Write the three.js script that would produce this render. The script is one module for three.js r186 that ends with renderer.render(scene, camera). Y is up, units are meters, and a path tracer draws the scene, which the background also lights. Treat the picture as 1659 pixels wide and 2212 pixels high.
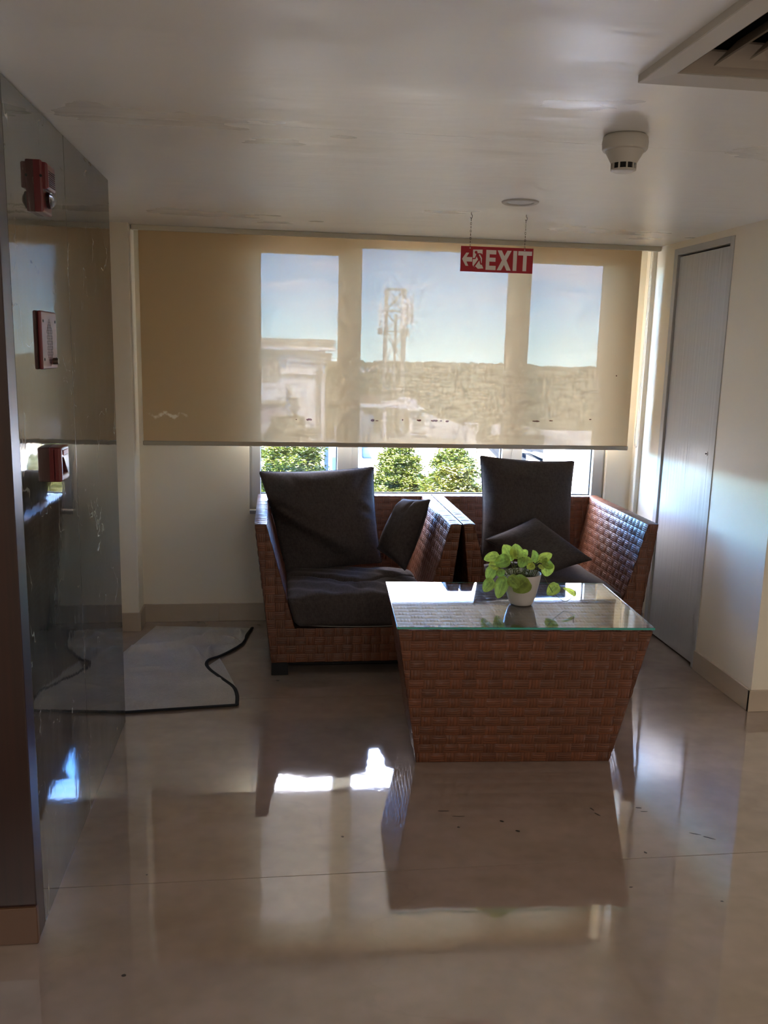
import * as THREE from 'three';
import { RoundedBoxGeometry } from 'three/addons/geometries/RoundedBoxGeometry.js';
import { mergeGeometries, mergeVertices } from 'three/addons/utils/BufferGeometryUtils.js';
import { Sky } from 'three/addons/objects/Sky.js';
import { RectAreaLightUniformsLib } from 'three/addons/lights/RectAreaLightUniformsLib.js';

// ---------------------------------------------------------------- camera, sky, sun, exposure
const scene = new THREE.Scene();
const renderer = new THREE.WebGLRenderer({ antialias: true });
renderer.toneMapping = THREE.LinearToneMapping;
renderer.toneMappingExposure = 1.8;
renderer.shadowMap.enabled = true;
renderer.shadowMap.type = THREE.PCFSoftShadowMap;
const camera = new THREE.PerspectiveCamera(2 * Math.atan(1106 / 1860.5) * 180 / Math.PI, 1659 / 2212, 0.05, 3000);
camera.position.set(0, 1.55, 4.8144);
camera.rotation.set(-0.1863, -0.1281, 0.0254, 'YXZ');
const EYE = camera.position.clone();

const sky = new Sky();
sky.scale.setScalar(4000);
{
  const u = sky.material.uniforms;
  u.turbidity.value = 6; u.rayleigh.value = 0.6; u.mieCoefficient.value = 0.006; u.mieDirectionalG.value = 0.3;
  u.sunPosition.value.set(-0.35, 0.85, 0.5);
}
scene.add(sky);
const SKY_STRENGTH = 8;
scene.backgroundIntensity = SKY_STRENGTH;
const sun = new THREE.DirectionalLight(0xffeed6, 92);
sun.position.set(-35, 85, 50); sun.target.position.set(5, -10, -40);
sun.castShadow = true; sun.shadow.mapSize.set(2048, 2048);
Object.assign(sun.shadow.camera, { left: -90, right: 90, top: 90, bottom: -90, near: 1, far: 400 });
scene.add(sun, sun.target);
RectAreaLightUniformsLib.init();
const LOBBY_LAMPS = [[0.6, 5.3], [-1.5, 5.3], [3.3, 4.0], [0.6, 7.0], [3.3, 6.4]], LAMP_RADIANCE = 6.5, LAMP_COLOR = new THREE.Color().setRGB(1, 0.96, 0.91); // ceiling panels of the lobby, behind the camera

// ---------------------------------------------------------------- helpers
let seed = 20240611;
const rnd = () => { seed = (seed + 0x6d2b79f5) | 0; let t = Math.imul(seed ^ (seed >>> 15), 1 | seed); t = (t + Math.imul(t ^ (t >>> 7), 61 | t)) ^ t; return ((t ^ (t >>> 14)) >>> 0) / 4294967296; };
const rr = (a, b) => a + (b - a) * rnd();
const V = (x, y, z) => new THREE.Vector3(x, y, z);
const { lerp, clamp, smoothstep } = THREE.MathUtils;
const used = new Map();
function numbered(name) { const n = used.get(name) ?? 0; used.set(name, n + 1); return n ? name + '_' + String(n).padStart(3, '0') : name; }
function tag(o, label, category, group) { o.userData.label = label; o.userData.category = category; if (group) o.userData.group = group; return o; }
function thing(name, label, category, p = [0, 0, 0], turn = 0, group) {
  const o = new THREE.Group(); o.name = numbered(name); o.position.set(...p); o.rotation.y = turn; scene.add(o);
  return tag(o, label, category, group);
}
function struct(name) { const o = new THREE.Group(); o.name = numbered(name); o.userData.kind = 'structure'; scene.add(o); return o; }
function part(name, geo, mat, parent, label) {
  const m = new THREE.Mesh(geo, mat); m.name = name; m.castShadow = m.receiveShadow = true; parent.add(m);
  if (label) m.userData.label = label;
  return m;
}
function stuff(m) { m.userData.kind = 'stuff'; return m; }
// uv in metres from position, by the main axis of the normal
function metreUV(g) {
  g = g.index ? g.toNonIndexed() : g; g.clearGroups();
  const p = g.attributes.position, n = g.attributes.normal, uv = new Float32Array(p.count * 2);
  for (let i = 0; i < p.count; i += 3) {
    let ax = 0, ay = 0, az = 0;
    for (let k = 0; k < 3; k++) { ax += Math.abs(n.getX(i + k)); ay += Math.abs(n.getY(i + k)); az += Math.abs(n.getZ(i + k)); }
    for (let k = i; k < i + 3; k++) {
      const x = p.getX(k), y = p.getY(k), z = p.getZ(k);
      const [a, b] = ax >= ay && ax >= az ? [z, y] : ay >= az ? [x, z] : [x, y];
      uv[k * 2] = a; uv[k * 2 + 1] = b;
    }
  }
  g.setAttribute('uv', new THREE.BufferAttribute(uv, 2));
  return g;
}
// box from corner to corner, edges rounded by r
function bx(x0, y0, z0, x1, y1, z1, r = 0.003) {
  const w = Math.abs(x1 - x0), h = Math.abs(y1 - y0), d = Math.abs(z1 - z0), rad = Math.min(r, w / 2.01, h / 2.01, d / 2.01);
  const g = rad > 0 ? new RoundedBoxGeometry(w, h, d, 2, rad) : new THREE.BoxGeometry(w, h, d);
  g.translate((x0 + x1) / 2, (y0 + y1) / 2, (z0 + z1) / 2);
  return metreUV(g);
}
const sharp = (...a) => bx(...a, 0);
function merge(list) {
  const gs = list.map((g) => { const q = g.index ? g.toNonIndexed() : g.clone(); for (const k of Object.keys(q.attributes)) if (!['position', 'normal', 'uv'].includes(k)) q.deleteAttribute(k); q.clearGroups(); return q; });
  return mergeGeometries(gs);
}
function tube(points, r, seg = 24, rad = 6, closed = false) {
  return new THREE.TubeGeometry(new THREE.CatmullRomCurve3(points, closed, 'catmullrom', 0.4), seg, r, rad, closed);
}
function bar(a, b, r, n = 5) { // straight round bar
  const d = b.clone().sub(a), g = new THREE.CylinderGeometry(r, r, d.length(), n);
  g.applyQuaternion(new THREE.Quaternion().setFromUnitVectors(V(0, 1, 0), d.normalize())); g.translate(...a.clone().add(b).multiplyScalar(0.5).toArray());
  return g;
}
function lathe(profile, seg = 40) { return new THREE.LatheGeometry(profile.map(([r, y]) => new THREE.Vector2(r, y)), seg); }
function gridGeo(nu, nv, f, uvf) { // f(u,v) -> Vector3 for u, v in 0..1
  const pos = [], uv = [], idx = [];
  for (let j = 0; j <= nv; j++) for (let i = 0; i <= nu; i++) { const p = f(i / nu, j / nv); pos.push(p.x, p.y, p.z); const q = uvf ? uvf(i / nu, j / nv, p) : [i / nu, j / nv]; uv.push(q[0], q[1]); }
  for (let j = 0; j < nv; j++) for (let i = 0; i < nu; i++) { const a = j * (nu + 1) + i, b = a + 1, c = a + nu + 1, d = c + 1; idx.push(a, b, d, a, d, c); }
  const g = new THREE.BufferGeometry();
  g.setAttribute('position', new THREE.Float32BufferAttribute(pos, 3)); g.setAttribute('uv', new THREE.Float32BufferAttribute(uv, 2)); g.setIndex(idx); g.computeVertexNormals();
  return g;
}
// tiling value noise
const TAB = new Float32Array(65536); for (let i = 0; i < 65536; i++) TAB[i] = rnd();
function vnoise(x, y, px, py, s = 0) {
  const x0 = Math.floor(x), y0 = Math.floor(y), fx = x - x0, fy = y - y0, u = fx * fx * (3 - 2 * fx), w = fy * fy * (3 - 2 * fy);
  const at = (i, j) => TAB[((((i % px) + px) % px) * 157 + (((j % py) + py) % py) * 4099 + s * 911) & 65535];
  return lerp(lerp(at(x0, y0), at(x0 + 1, y0), u), lerp(at(x0, y0 + 1), at(x0 + 1, y0 + 1), u), w);
}
function fbm(u, v, fx, fy, oct, s = 0, gain = 0.5) { let a = 1, t = 0, n = 0; for (let o = 0; o < oct; o++) { t += a * vnoise(u * fx, v * fy, fx, fy, s + o * 7); n += a; a *= gain; fx *= 2; fy *= 2; } return t / n; }
function tex(w, h, f, srgb = false) { // f(u, v) -> [r,g,b(,a)] in 0..1 or one value
  const d = new Uint8Array(w * h * 4);
  for (let y = 0; y < h; y++) for (let x = 0; x < w; x++) {
    let c = f((x + 0.5) / w, (y + 0.5) / h, x, y); if (typeof c === 'number') c = [c, c, c];
    const o = (y * w + x) * 4; for (let k = 0; k < 3; k++) d[o + k] = clamp(Math.round(c[k] * 255), 0, 255); d[o + 3] = c[3] === undefined ? 255 : clamp(Math.round(c[3] * 255), 0, 255);
  }
  const t = new THREE.DataTexture(d, w, h); t.wrapS = t.wrapT = THREE.RepeatWrapping; t.magFilter = THREE.LinearFilter; t.minFilter = THREE.LinearMipmapLinearFilter; t.generateMipmaps = true;
  if (srgb) t.colorSpace = THREE.SRGBColorSpace; t.needsUpdate = true; return t;
}
function bumpTex(w, h, f) { // height map in floats, so that broad swells stay smooth
  const d = new Float32Array(w * h * 4); for (let y = 0; y < h; y++) for (let x = 0; x < w; x++) { const o = (y * w + x) * 4; d[o] = d[o + 1] = d[o + 2] = f((x + 0.5) / w, (y + 0.5) / h); d[o + 3] = 1; }
  const t = new THREE.DataTexture(d, w, h, THREE.RGBAFormat, THREE.FloatType); t.wrapS = t.wrapT = THREE.RepeatWrapping; t.magFilter = THREE.LinearFilter; t.needsUpdate = true; return t;
}
function rep(t, mx, my = mx, ox = 0, oy = 0) { const c = t.clone(); c.repeat.set(1 / mx, 1 / my); c.offset.set(ox, oy); c.needsUpdate = true; return c; } // one tile = mx by my metres
function canvasTex(w, h, draw) { const c = document.createElement('canvas'); c.width = w; c.height = h; draw(c.getContext('2d'), w, h); const t = new THREE.CanvasTexture(c); t.colorSpace = THREE.SRGBColorSpace; t.magFilter = THREE.LinearFilter; return t; }
const std = (o) => new THREE.MeshStandardMaterial(o), phy = (o) => new THREE.MeshPhysicalMaterial(o);
const rgb = (r, g, b) => new THREE.Color().setRGB(r, g, b);

// ---------------------------------------------------------------- materials
const BLIND_SPOTS = [[0.881, 0.132, 0.015, 0.006], [0.811, 0.131, 0.005, 0.003], [1.228, 0.133, 0.011, 0.006], [1.25, 0.131, 0.012, 0.002], [1.395, 0.138, 0.003, 0.004], [1.486, 0.137, 0.014, 0.005], [1.577, 0.136, 0.022, 0.006], [1.61, 0.135, 0.007, 0.003], [1.645, 0.134, 0.01, 0.005], [2.154, 0.142, 0.022, 0.004], [2.24, 0.146, 0.01, 0.003], [2.469, 0.157, 0.007, 0.003], [2.606, 0.409, 0.004, 0.004]]; // x from the left edge, y from the bottom, half sizes
const grit = bumpTex(256, 256, (u, v) => fbm(u, v, 12, 12, 4, 1));
const smear = bumpTex(512, 512, (u, v) => fbm(u, v, 5, 5, 5, 3));
const M = {};
M.wall = std({ color: rgb(0.85, 0.77, 0.63), roughness: 0.5, bumpMap: rep(smear, 1.3), bumpScale: 0.004 });
M.ceilBump = bumpTex(512, 512, (u, v) => 0.55 * fbm(u + 0.06 * fbm(u, v, 4, 4, 2, 40), v + 0.03 * fbm(u, v, 3, 5, 2, 44), 3, 14, 4, 11) + 0.3 * fbm(u, v, 9, 5, 4, 23) + 0.15 * fbm(u, v, 30, 40, 2, 29));
M.ceilRough = tex(512, 512, (u, v) => 0.22 + 0.24 * fbm(u, v, 4, 9, 4, 31));
M.ceiling = phy({ ior: 2.2, color: rgb(0.88, 0.87, 0.84), roughness: 1, roughnessMap: rep(M.ceilRough, 1.9, 1.7), bumpMap: rep(M.ceilBump, 2.1, 1.6), bumpScale: 0.009 });
M.floorMap = tex(1024, 1024, (u, v) => {
  const a = fbm(u, v, 4, 6, 5, 51), b = fbm(u + 0.1 * a, v, 14, 26, 4, 57), c = fbm(u, v, 60, 60, 2, 61), vein = Math.max(0, 1 - Math.abs(fbm(u + 0.15 * b, v, 3, 4, 4, 66) - 0.5) * 60) * 0.06;
  const k = 0.86 + 0.16 * (a - 0.5) + 0.1 * (b - 0.5) + 0.05 * (c - 0.5) - 0.3 * vein;
  return [0.70 * k, 0.615 * k + 0.012 * (a - 0.5), 0.555 * k + 0.02 * (b - 0.5)];
}, true);
M.floorRough = tex(512, 512, (u, v) => { const s = fbm(u, v, 6, 5, 5, 71), t = fbm(u, v, 30, 6, 3, 75); return 0.16 + 0.12 * s + 0.05 * t; });
M.floor = phy({ ior: 3, clearcoat: 0.6, clearcoatRoughness: 0.02, color: 0xffffff, map: rep(M.floorMap, 2.3, 2.3), roughness: 0.17, roughnessMap: rep(M.floorRough, 1.7), bumpMap: rep(smear, 0.9), bumpScale: 0.0006 });
M.joint = std({ color: rgb(0.1, 0.08, 0.065), roughness: 0.9 });
M.skirting = std({ color: rgb(0.62, 0.5, 0.38), map: rep(tex(256, 256, (u, v) => 0.85 + 0.25 * (fbm(u, v, 5, 6, 5, 241) - 0.5)), 0.9, 0.7), roughness: 0.35 });
M.marbleMap = tex(1024, 1024, (u, v) => {
  const a = fbm(u, v, 5, 5, 5, 81), b = fbm(u, v, 22, 9, 4, 85), w = fbm(u, v, 4, 4, 4, 88);
  const ridge = Math.max(0, 1 - Math.abs(fbm(u + 0.3 * w, v + 0.2 * a, 4, 5, 5, 91) - 0.5) * 110), r2 = Math.max(0, 1 - Math.abs(fbm(u + 0.2 * a, v + 0.4 * w, 9, 7, 4, 95) - 0.52) * 140);
  const mask = smoothstep(fbm(u, v, 6, 6, 3, 99), 0.45, 0.62), r3 = Math.max(0, 1 - Math.abs(fbm(u + 0.5 * a, v + 0.1 * w, 24, 9, 4, 211) - 0.5) * 70) * smoothstep(fbm(u, v, 12, 9, 3, 215), 0.5, 0.6), vein = (ridge * 0.34 * mask + r2 * 0.28 * (1 - mask) * smoothstep(b, 0.45, 0.65) + 0.13 * r3);
  const k = 0.245 + 0.2 * (a - 0.5) + 0.16 * (b - 0.5) + 0.1 * (fbm(u, v, 90, 8, 3, 221) - 0.5) + Math.min(0.3, 1.5 * vein);
  return [k * 1.03, k, k * 0.92];
}, true);
M.marbleRough = tex(512, 512, (u, v) => 0.1 + 0.14 * fbm(u, v, 40, 6, 4, 103) + 0.08 * fbm(u, v, 5, 5, 4, 107));
M.marble = phy({ ior: 1.9, color: 0xffffff, map: rep(M.marbleMap, 1.25), roughness: 0.2, roughnessMap: rep(M.marbleRough, 1.1), bumpMap: rep(smear, 0.6), bumpScale: 0.0004 });
M.woodMap = tex(256, 1024, (u, v) => { const g = fbm(u, v, 40, 3, 4, 111), k = 0.72 + 0.4 * (g - 0.5); return [0.24 * k, 0.09 * k, 0.065 * k]; }, true);
M.wood = phy({ color: 0xffffff, map: rep(M.woodMap, 0.5, 2), roughness: 0.4, clearcoat: 0.3, clearcoatRoughness: 0.25 });
M.woodSkirt = phy({ color: rgb(0.11, 0.05, 0.022), roughness: 0.4 });
M.pvc = std({ color: rgb(0.4, 0.4, 0.4), roughness: 0.38 });
M.gasket = std({ color: rgb(0.02, 0.022, 0.025), roughness: 0.6 });
M.glass = phy({ color: 0xffffff, roughness: 0, transmission: 1, thickness: 0, ior: 1.45 });
M.doorBump = bumpTex(512, 512, (u, v) => 0.7 * fbm(u, v, 70, 3, 3, 121) + 0.3 * fbm(u, v, 14, 6, 3, 125));
M.door = std({ color: rgb(0.55, 0.54, 0.53), roughness: 0.36, bumpMap: rep(M.doorBump, 0.7, 1.6), bumpScale: 0.0025 });
M.doorFrame = std({ color: rgb(0.52, 0.51, 0.5), roughness: 0.45 });
M.dark = std({ color: rgb(0.012, 0.012, 0.014), roughness: 0.8 });
M.metal = std({ color: rgb(0.55, 0.53, 0.5), metalness: 1, roughness: 0.3 });
M.redPlastic = phy({ color: rgb(0.15, 0.011, 0.016), roughness: 0.3, clearcoat: 0.3, clearcoatRoughness: 0.2 });
M.whitePlastic = std({ color: rgb(0.58, 0.55, 0.5), roughness: 0.4 });
M.chainMetal = std({ color: rgb(0.1, 0.085, 0.07), metalness: 0.6, roughness: 0.5 });
// roller blind: a woven screen, part of the light straight through the holes, part scattered by the yarn
M.blindWeave = tex(1024, 1024, (u, v) => 0.72 + 0.55 * (fbm(u, v, 110, 14, 2, 131) - 0.5) + 0.55 * (fbm(u, v, 12, 100, 2, 135) - 0.5) + 0.4 * (fbm(u, v, 90, 90, 2, 139) - 0.5));
M.blindMap = tex(2048, 1024, (u, v) => {
  const x = u * 2.7, y = v * 1.11;
  let a = 1, col = [0.82, 0.71, 0.55];
  // pale scuff low on the left, a row of little brown spots along an old fold
  const sx = (x - 0.13) / 0.11, sy = (y - 0.145 - 0.01 * Math.sin(x * 70)) / 0.017, near = sx * sx + sy * sy, sc = near < 4 ? smoothstep(fbm(u, v, 130, 60, 3, 143) * Math.exp(-near), 0.2, 0.5) : 0;
  col = col.map((q, k) => lerp(q, [0.97, 0.93, 0.85][k], sc));
  for (const [px, py, w, h] of BLIND_SPOTS) { const dx = (x - px) / w, dy = (y - py) / h, d2 = dx * dx + dy * dy; if (d2 < 2 && d2 + 1.6 * (fbm(u, v, 300, 120, 2, 147) - 0.5) < 0.9) { a = 1; col = [0.36, 0.17, 0.1]; } }
  return [...col, a];
}, true);
M.blind = phy({ color: 0xffffff, map: M.blindMap, roughness: 1, transmission: 0.087, transmissionMap: rep(M.blindWeave, 0.25, 0.3), thickness: 0, transparent: true, opacity: 0.9932, side: THREE.DoubleSide });
M.blindBar = std({ color: rgb(0.42, 0.36, 0.27), roughness: 0.5 });
M.blindRail = std({ color: rgb(0.66, 0.6, 0.47), roughness: 0.5 });
M.cord = std({ color: rgb(0.6, 0.56, 0.48), roughness: 0.5 });
// woven cane
M.caneMap = tex(128, 128, (u, v) => { const s = Math.floor(v * 4), g = fbm(u, v, 3, 48, 3, 151 + s * 3), k = 0.8 + 0.5 * (g - 0.5) + 0.12 * (TAB[s * 77] - 0.5); return [0.485 * k, 0.265 * k, 0.14 * k]; }, true);
M.caneBump = bumpTex(128, 128, (u, v) => { const s = (v * 4) % 1; return 0.75 * Math.sqrt(Math.max(0, 1 - (2 * s - 1) ** 2)) + 0.25 * fbm(u, v, 3, 40, 3, 161); });
const caneTone = [[1, 1, 1], [0.86, 0.84, 0.82], [1.12, 1.08, 1.04], [0.94, 0.98, 1]];
M.cane = caneTone.map(([r, g, b]) => phy({ color: rgb(r, g, b), map: M.caneMap, bumpMap: M.caneBump, bumpScale: 0.002, roughness: 0.46, clearcoat: 0.22, clearcoatRoughness: 0.22 }));
M.caneCore = std({ color: rgb(0.06, 0.022, 0.011), roughness: 0.6 });
M.blackWood = std({ color: rgb(0.008, 0.008, 0.01), roughness: 0.75 });
M.weaveBump = bumpTex(256, 256, (u, v) => 0.5 + 0.25 * Math.sin(u * 2 * Math.PI * 64) + 0.25 * Math.sin(v * 2 * Math.PI * 64) + 0.3 * (fbm(u, v, 24, 24, 2, 171) - 0.5));
M.fabricMap = tex(256, 256, (u, v) => 0.8 + 0.4 * (fbm(u, v, 64, 20, 3, 175) - 0.5) + 0.25 * (fbm(u, v, 20, 90, 2, 179) - 0.5), false);
M.fabric = phy({ specularIntensity: 0.25, color: rgb(0.092, 0.076, 0.072), map: rep(M.fabricMap, 0.25), roughness: 0.95, bumpMap: rep(M.weaveBump, 0.16), bumpScale: 0.00025, sheen: 0.5, sheenColor: rgb(0.35, 0.32, 0.32), sheenRoughness: 0.6, side: THREE.DoubleSide });
M.piping = std({ color: rgb(0.035, 0.03, 0.03), roughness: 0.9 });
M.zip = std({ color: rgb(0.32, 0.3, 0.28), roughness: 0.7 });
M.tableGlass = phy({ color: 0xffffff, roughness: 0.02, transmission: 1, thickness: 0.01, ior: 1.52, attenuationColor: rgb(0.3, 0.88, 0.72), attenuationDistance: 0.3 });
M.pot = std({ color: rgb(0.66, 0.6, 0.56), roughness: 0.32 });
M.soil = std({ color: rgb(0.02, 0.015, 0.01), roughness: 1 });
M.leafMap = tex(128, 128, (u, v) => { const n = fbm(u, v, 5, 5, 3, 181), vein = Math.exp(-Math.abs(u - 0.5) * 60) * 0.15, k = 0.85 + 0.5 * (n - 0.5); return [0.8 * k + vein, 0.86 * k + vein, 0.36 * k + vein * 0.5]; }, true);
M.leaf = [[1, 1, 1], [0.72, 0.82, 0.85], [1.2, 1.12, 1.05]].map(([r, g, b]) => phy({ color: rgb(r, g, b), map: M.leafMap, roughness: 0.4, transmission: 0.5, thickness: 0, side: THREE.DoubleSide }));
M.leafRough = M.leaf.map((m) => { const c = m.clone(); c.roughness = 0.9; return c; });
M.stem = std({ color: rgb(0.09, 0.1, 0.025), roughness: 0.6 });
M.towelBump = bumpTex(512, 512, (u, v) => 0.6 * fbm(u, v, 120, 120, 2, 191) + 0.4 * fbm(u, v, 16, 20, 3, 195));
M.towelMap = tex(256, 256, (u, v) => 0.86 + 0.2 * (fbm(u, v, 6, 7, 4, 199) - 0.5) + 0.1 * (fbm(u, v, 60, 60, 2, 203) - 0.5));
M.towel = std({ color: rgb(0.6, 0.55, 0.5), map: rep(M.towelMap, 0.6), roughness: 1, bumpMap: rep(M.towelBump, 0.3), bumpScale: 0.004, side: THREE.DoubleSide });
M.towelHem = std({ color: rgb(0.012, 0.013, 0.016), roughness: 0.9 });
M.scuff = std({ color: rgb(0.05, 0.038, 0.03), roughness: 0.8 });

const H = 2.1446, XL = -0.616, XR = 2.107, XREC = -0.833;

// ---------------------------------------------------------------- setting: floor, ceiling, walls
{
  const f = struct('floor');
  part('floor_base', sharp(-2.6, -0.25, -0.22, 4.6, -0.012, 8.1), M.joint, f);
  const zs = [-0.2, 1.138, 2.479, 3.82, 5.16, 6.5, 8.05];
  for (let i = 0; i + 1 < zs.length; i++) part('floor_slab', sharp(-2.55, -0.02, zs[i] + (i ? 0.0013 : 0), 4.55, 0, zs[i + 1] - 0.0013), M.floor, f);
  // small marks trodden into the stone
  const marks = [[-0.372, 2.856, 0.006, 0.005, 0], [-0.376, 2.436, 0.003, 0.003, 0], [0.578, 2.152, 0.02, 0.003, 0.1], [0.62, 2.19, 0.024, 0.002, 0.1], [0.605, 2.256, 0.005, 0.004, 0], [0.759, 2.232, 0.008, 0.005, 0.6], [0.796, 2.294, 0.009, 0.006, 0.5], [1.094, 2.18, 0.012, 0.003, 1.2], [1.1, 2.215, 0.012, 0.003, 1], [1.262, 2.185, 0.012, 0.003, 0.2],
    [1.27, 2.21, 0.012, 0.002, 0.1], [1.29, 2.708, 0.005, 0.003, 0], [0.218, 2.28, 0.006, 0.004, 0.3], [0.014, 0.931, 0.008, 0.006, 0.4], [1.382, 2.36, 0.018, 0.002, 0.4], [1.415, 2.385, 0.022, 0.0025, 0.6], [1.17, 2.45, 0.006, 0.004, 0.8], [1.05, 2.62, 0.006, 0.0025, 0], [1.35, 3.0, 0.01, 0.002, 0.3]];
  for (const [x, z, w, d, a] of marks) {
    const s = new THREE.Shape(); for (let k = 0; k < 9; k++) { const t = k / 9 * Math.PI * 2, q = rr(0.7, 1.15); s[k ? 'lineTo' : 'moveTo'](Math.cos(t) * w * q, Math.sin(t) * d * q); }
    const g = new THREE.ExtrudeGeometry(s, { depth: 0.0006, bevelEnabled: false }); g.rotateX(-Math.PI / 2); g.rotateY(-a); g.translate(x, -0.0001, z);
    part('scuff_mark', g, M.scuff, f);
  }
}
{
  const c = struct('ceiling'), T = H + 0.02, hx0 = 0.835, hx1 = 1.36, hz0 = 2.955, hz1 = 3.48;
  part('ceiling_board', sharp(-2.6, H, -0.25, 4.6, T, 2.2785), M.ceiling, c);
  part('ceiling_board', sharp(-2.6, H, 2.2805, hx0, T, 8.1), M.ceiling, c);
  part('ceiling_board', sharp(hx1, H, 2.2805, 4.6, T, 8.1), M.ceiling, c);
  part('ceiling_board', merge([sharp(hx0, H, 2.2805, hx1, T, hz0), sharp(hx0, H, hz1, hx1, T, 8.1)]), M.ceiling, c);
  part('slab_above', sharp(-2.6, T + 0.28, -0.25, 4.6, T + 0.45, 8.1), M.joint, c);
  part('slab_edge', merge([sharp(-2.6, T, -0.25, 4.6, T + 0.28, -0.2), sharp(-2.6, T, 8.0, 4.6, T + 0.28, 8.1), sharp(-2.6, T, -0.25, -2.55, T + 0.28, 8.1), sharp(4.55, T, -0.25, 4.6, T + 0.28, 8.1)]), M.joint, c);
}
const WX0 = -0.142, WX1 = 1.928, WY0 = 0.645, WY1 = 2.116; // window opening
{
  const w = struct('wall_back');
  part('plaster', merge([sharp(-1.2, -0.02, -0.2, WX0, H + 0.02, 0), sharp(WX1, -0.02, -0.2, 2.5, H + 0.02, 0), sharp(WX0, -0.02, -0.2, WX1, WY0, 0), sharp(WX0, WY1, -0.2, WX1, H + 0.02, 0)]), M.wall, w);
  const t1 = struct('trim_1'); part('pilaster', bx(XREC - 0.02, 0.0, -0.01, -0.735, H + 0.01, 0.165, 0.006), M.wall, t1);
  const t2 = struct('trim_2'); part('pilaster', bx(2.081, 0.0, -0.01, XR + 0.02, H + 0.01, 0.07, 0.004), M.wall, t2);
  const r = struct('wall_recess'); part('plaster', sharp(XREC - 0.15, -0.02, -0.1, XREC, H + 0.02, 1.36), M.wall, r);
}
{
  const w = struct('wall_left');
  part('wall_core', merge([sharp(XREC - 0.15, -0.02, 1.352, XL - 0.022, H + 0.02, 2.648)]), M.joint, w);
  part('marble_panel', bx(XL - 0.022, 0.0005, 1.3485, XL, H - 0.003, 2.0435, 0.0015), M.marble, w);
  part('marble_panel', bx(XL - 0.022, 0.0005, 2.0455, XL, H - 0.003, 2.634, 0.0015), M.marble, w);
  const t = struct('trim_3');
  part('wood_panel', bx(-2.6, 0.0, 2.64, XL + 0.002, H, 2.71, 0.004), M.wood, t);
  part('wood_skirting', bx(-2.6, 0.0, 2.7, XL + 0.004, 0.105, 2.718, 0.003), M.woodSkirt, t);
}
{
  const w = struct('wall_right'), dz0 = 0.29, dz1 = 0.902, dy = 2.11, X2 = XR + 0.16;
  part('plaster', merge([sharp(XR, -0.02, -0.2, X2, H + 0.02, dz0), sharp(XR, dy, dz0, X2, H + 0.02, dz1), sharp(XR, -0.02, dz1, X2, H + 0.02, 1.421), sharp(X2 - 0.001, -0.02, 1.26, 4.6, H + 0.02, 1.421)]), M.wall, w);
  const d = struct('door_1');
  const fx0 = XR - 0.004, fx1 = XR + 0.06, fw = 0.042;
  part('door_frame', merge([bx(fx0, 0, dz0, fx1, dy, dz0 + fw, 0.002), bx(fx0, 0, dz1 - fw + 0.008, fx1, dy, dz1, 0.002), bx(fx0, dy - 0.032, dz0 + fw, fx1, dy, dz1 - fw + 0.008, 0.0008)]), M.doorFrame, d);
  part('door_leaf', bx(XR + 0.008, 0.012, dz0 + fw + 0.003, XR + 0.045, dy - 0.042, dz1 - fw - 0.002, 0.002), M.door, d);
  part('door_shadow_gap', sharp(XR + 0.05, 0, dz0, XR + 0.15, dy, dz1), M.dark, d);
  const lock = lathe([[0, 0.006], [0.004, 0.006], [0.0045, 0.002], [0.007, 0.004], [0.010, 0.0035], [0.0115, 0]], 20); lock.rotateZ(Math.PI / 2); lock.translate(XR + 0.0085, 1.085, 0.812);
  const l = part('lock', lock, M.metal, d); const kh = new THREE.CylinderGeometry(0.0042, 0.0042, 0.004, 14); kh.rotateZ(Math.PI / 2); kh.translate(XR + 0.0028, 1.085, 0.812); part('keyhole', kh, M.dark, l);
}
{
  const tiles = (name, list) => { const b = struct(name); for (const a of list) part('baseboard_tile', bx(...a, 0.0025), M.skirting, b); };
  tiles('baseboard_back', [[-0.734, 0, -0.005, -0.3175, 0.104, 0.011], [-0.3165, 0, -0.005, 0.28, 0.104, 0.011], [0.281, 0, -0.005, 0.88, 0.104, 0.011], [0.881, 0, -0.005, 1.48, 0.104, 0.011], [1.481, 0, -0.005, 2.08, 0.104, 0.011]]);
  tiles('baseboard_left', [[XREC, 0, 0.16, -0.725, 0.104, 0.176], [-0.74, 0, 0.012, -0.725, 0.104, 0.175], [XREC - 0.005, 0, 0.178, XREC + 0.011, 0.104, 0.75], [XREC - 0.005, 0, 0.751, XREC + 0.011, 0.104, 1.345]]);
  tiles('baseboard_right', [[XR - 0.011, 0, 0.08, XR + 0.005, 0.1, 0.289], [XR - 0.011, 0, 0.904, XR + 0.005, 0.1, 1.431], [XR - 0.011, 0, 1.415, 2.7, 0.1, 1.432], [2.701, 0, 1.415, 3.3, 0.1, 1.432], [3.301, 0, 1.415, 4.5, 0.1, 1.432]]);
}
{ // the lobby behind the camera
  const w = struct('wall_front'); part('plaster', sharp(-2.6, -0.02, 7.95, 4.6, H + 0.02, 8.1), M.wall, w);
  const a = struct('wall_lobby'); part('plaster', merge([sharp(-2.6, -0.02, 2.6, -2.45, H + 0.02, 8.0), sharp(4.45, -0.02, 1.3, 4.6, H + 0.02, 8.0)]), M.wall, a);
}

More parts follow.
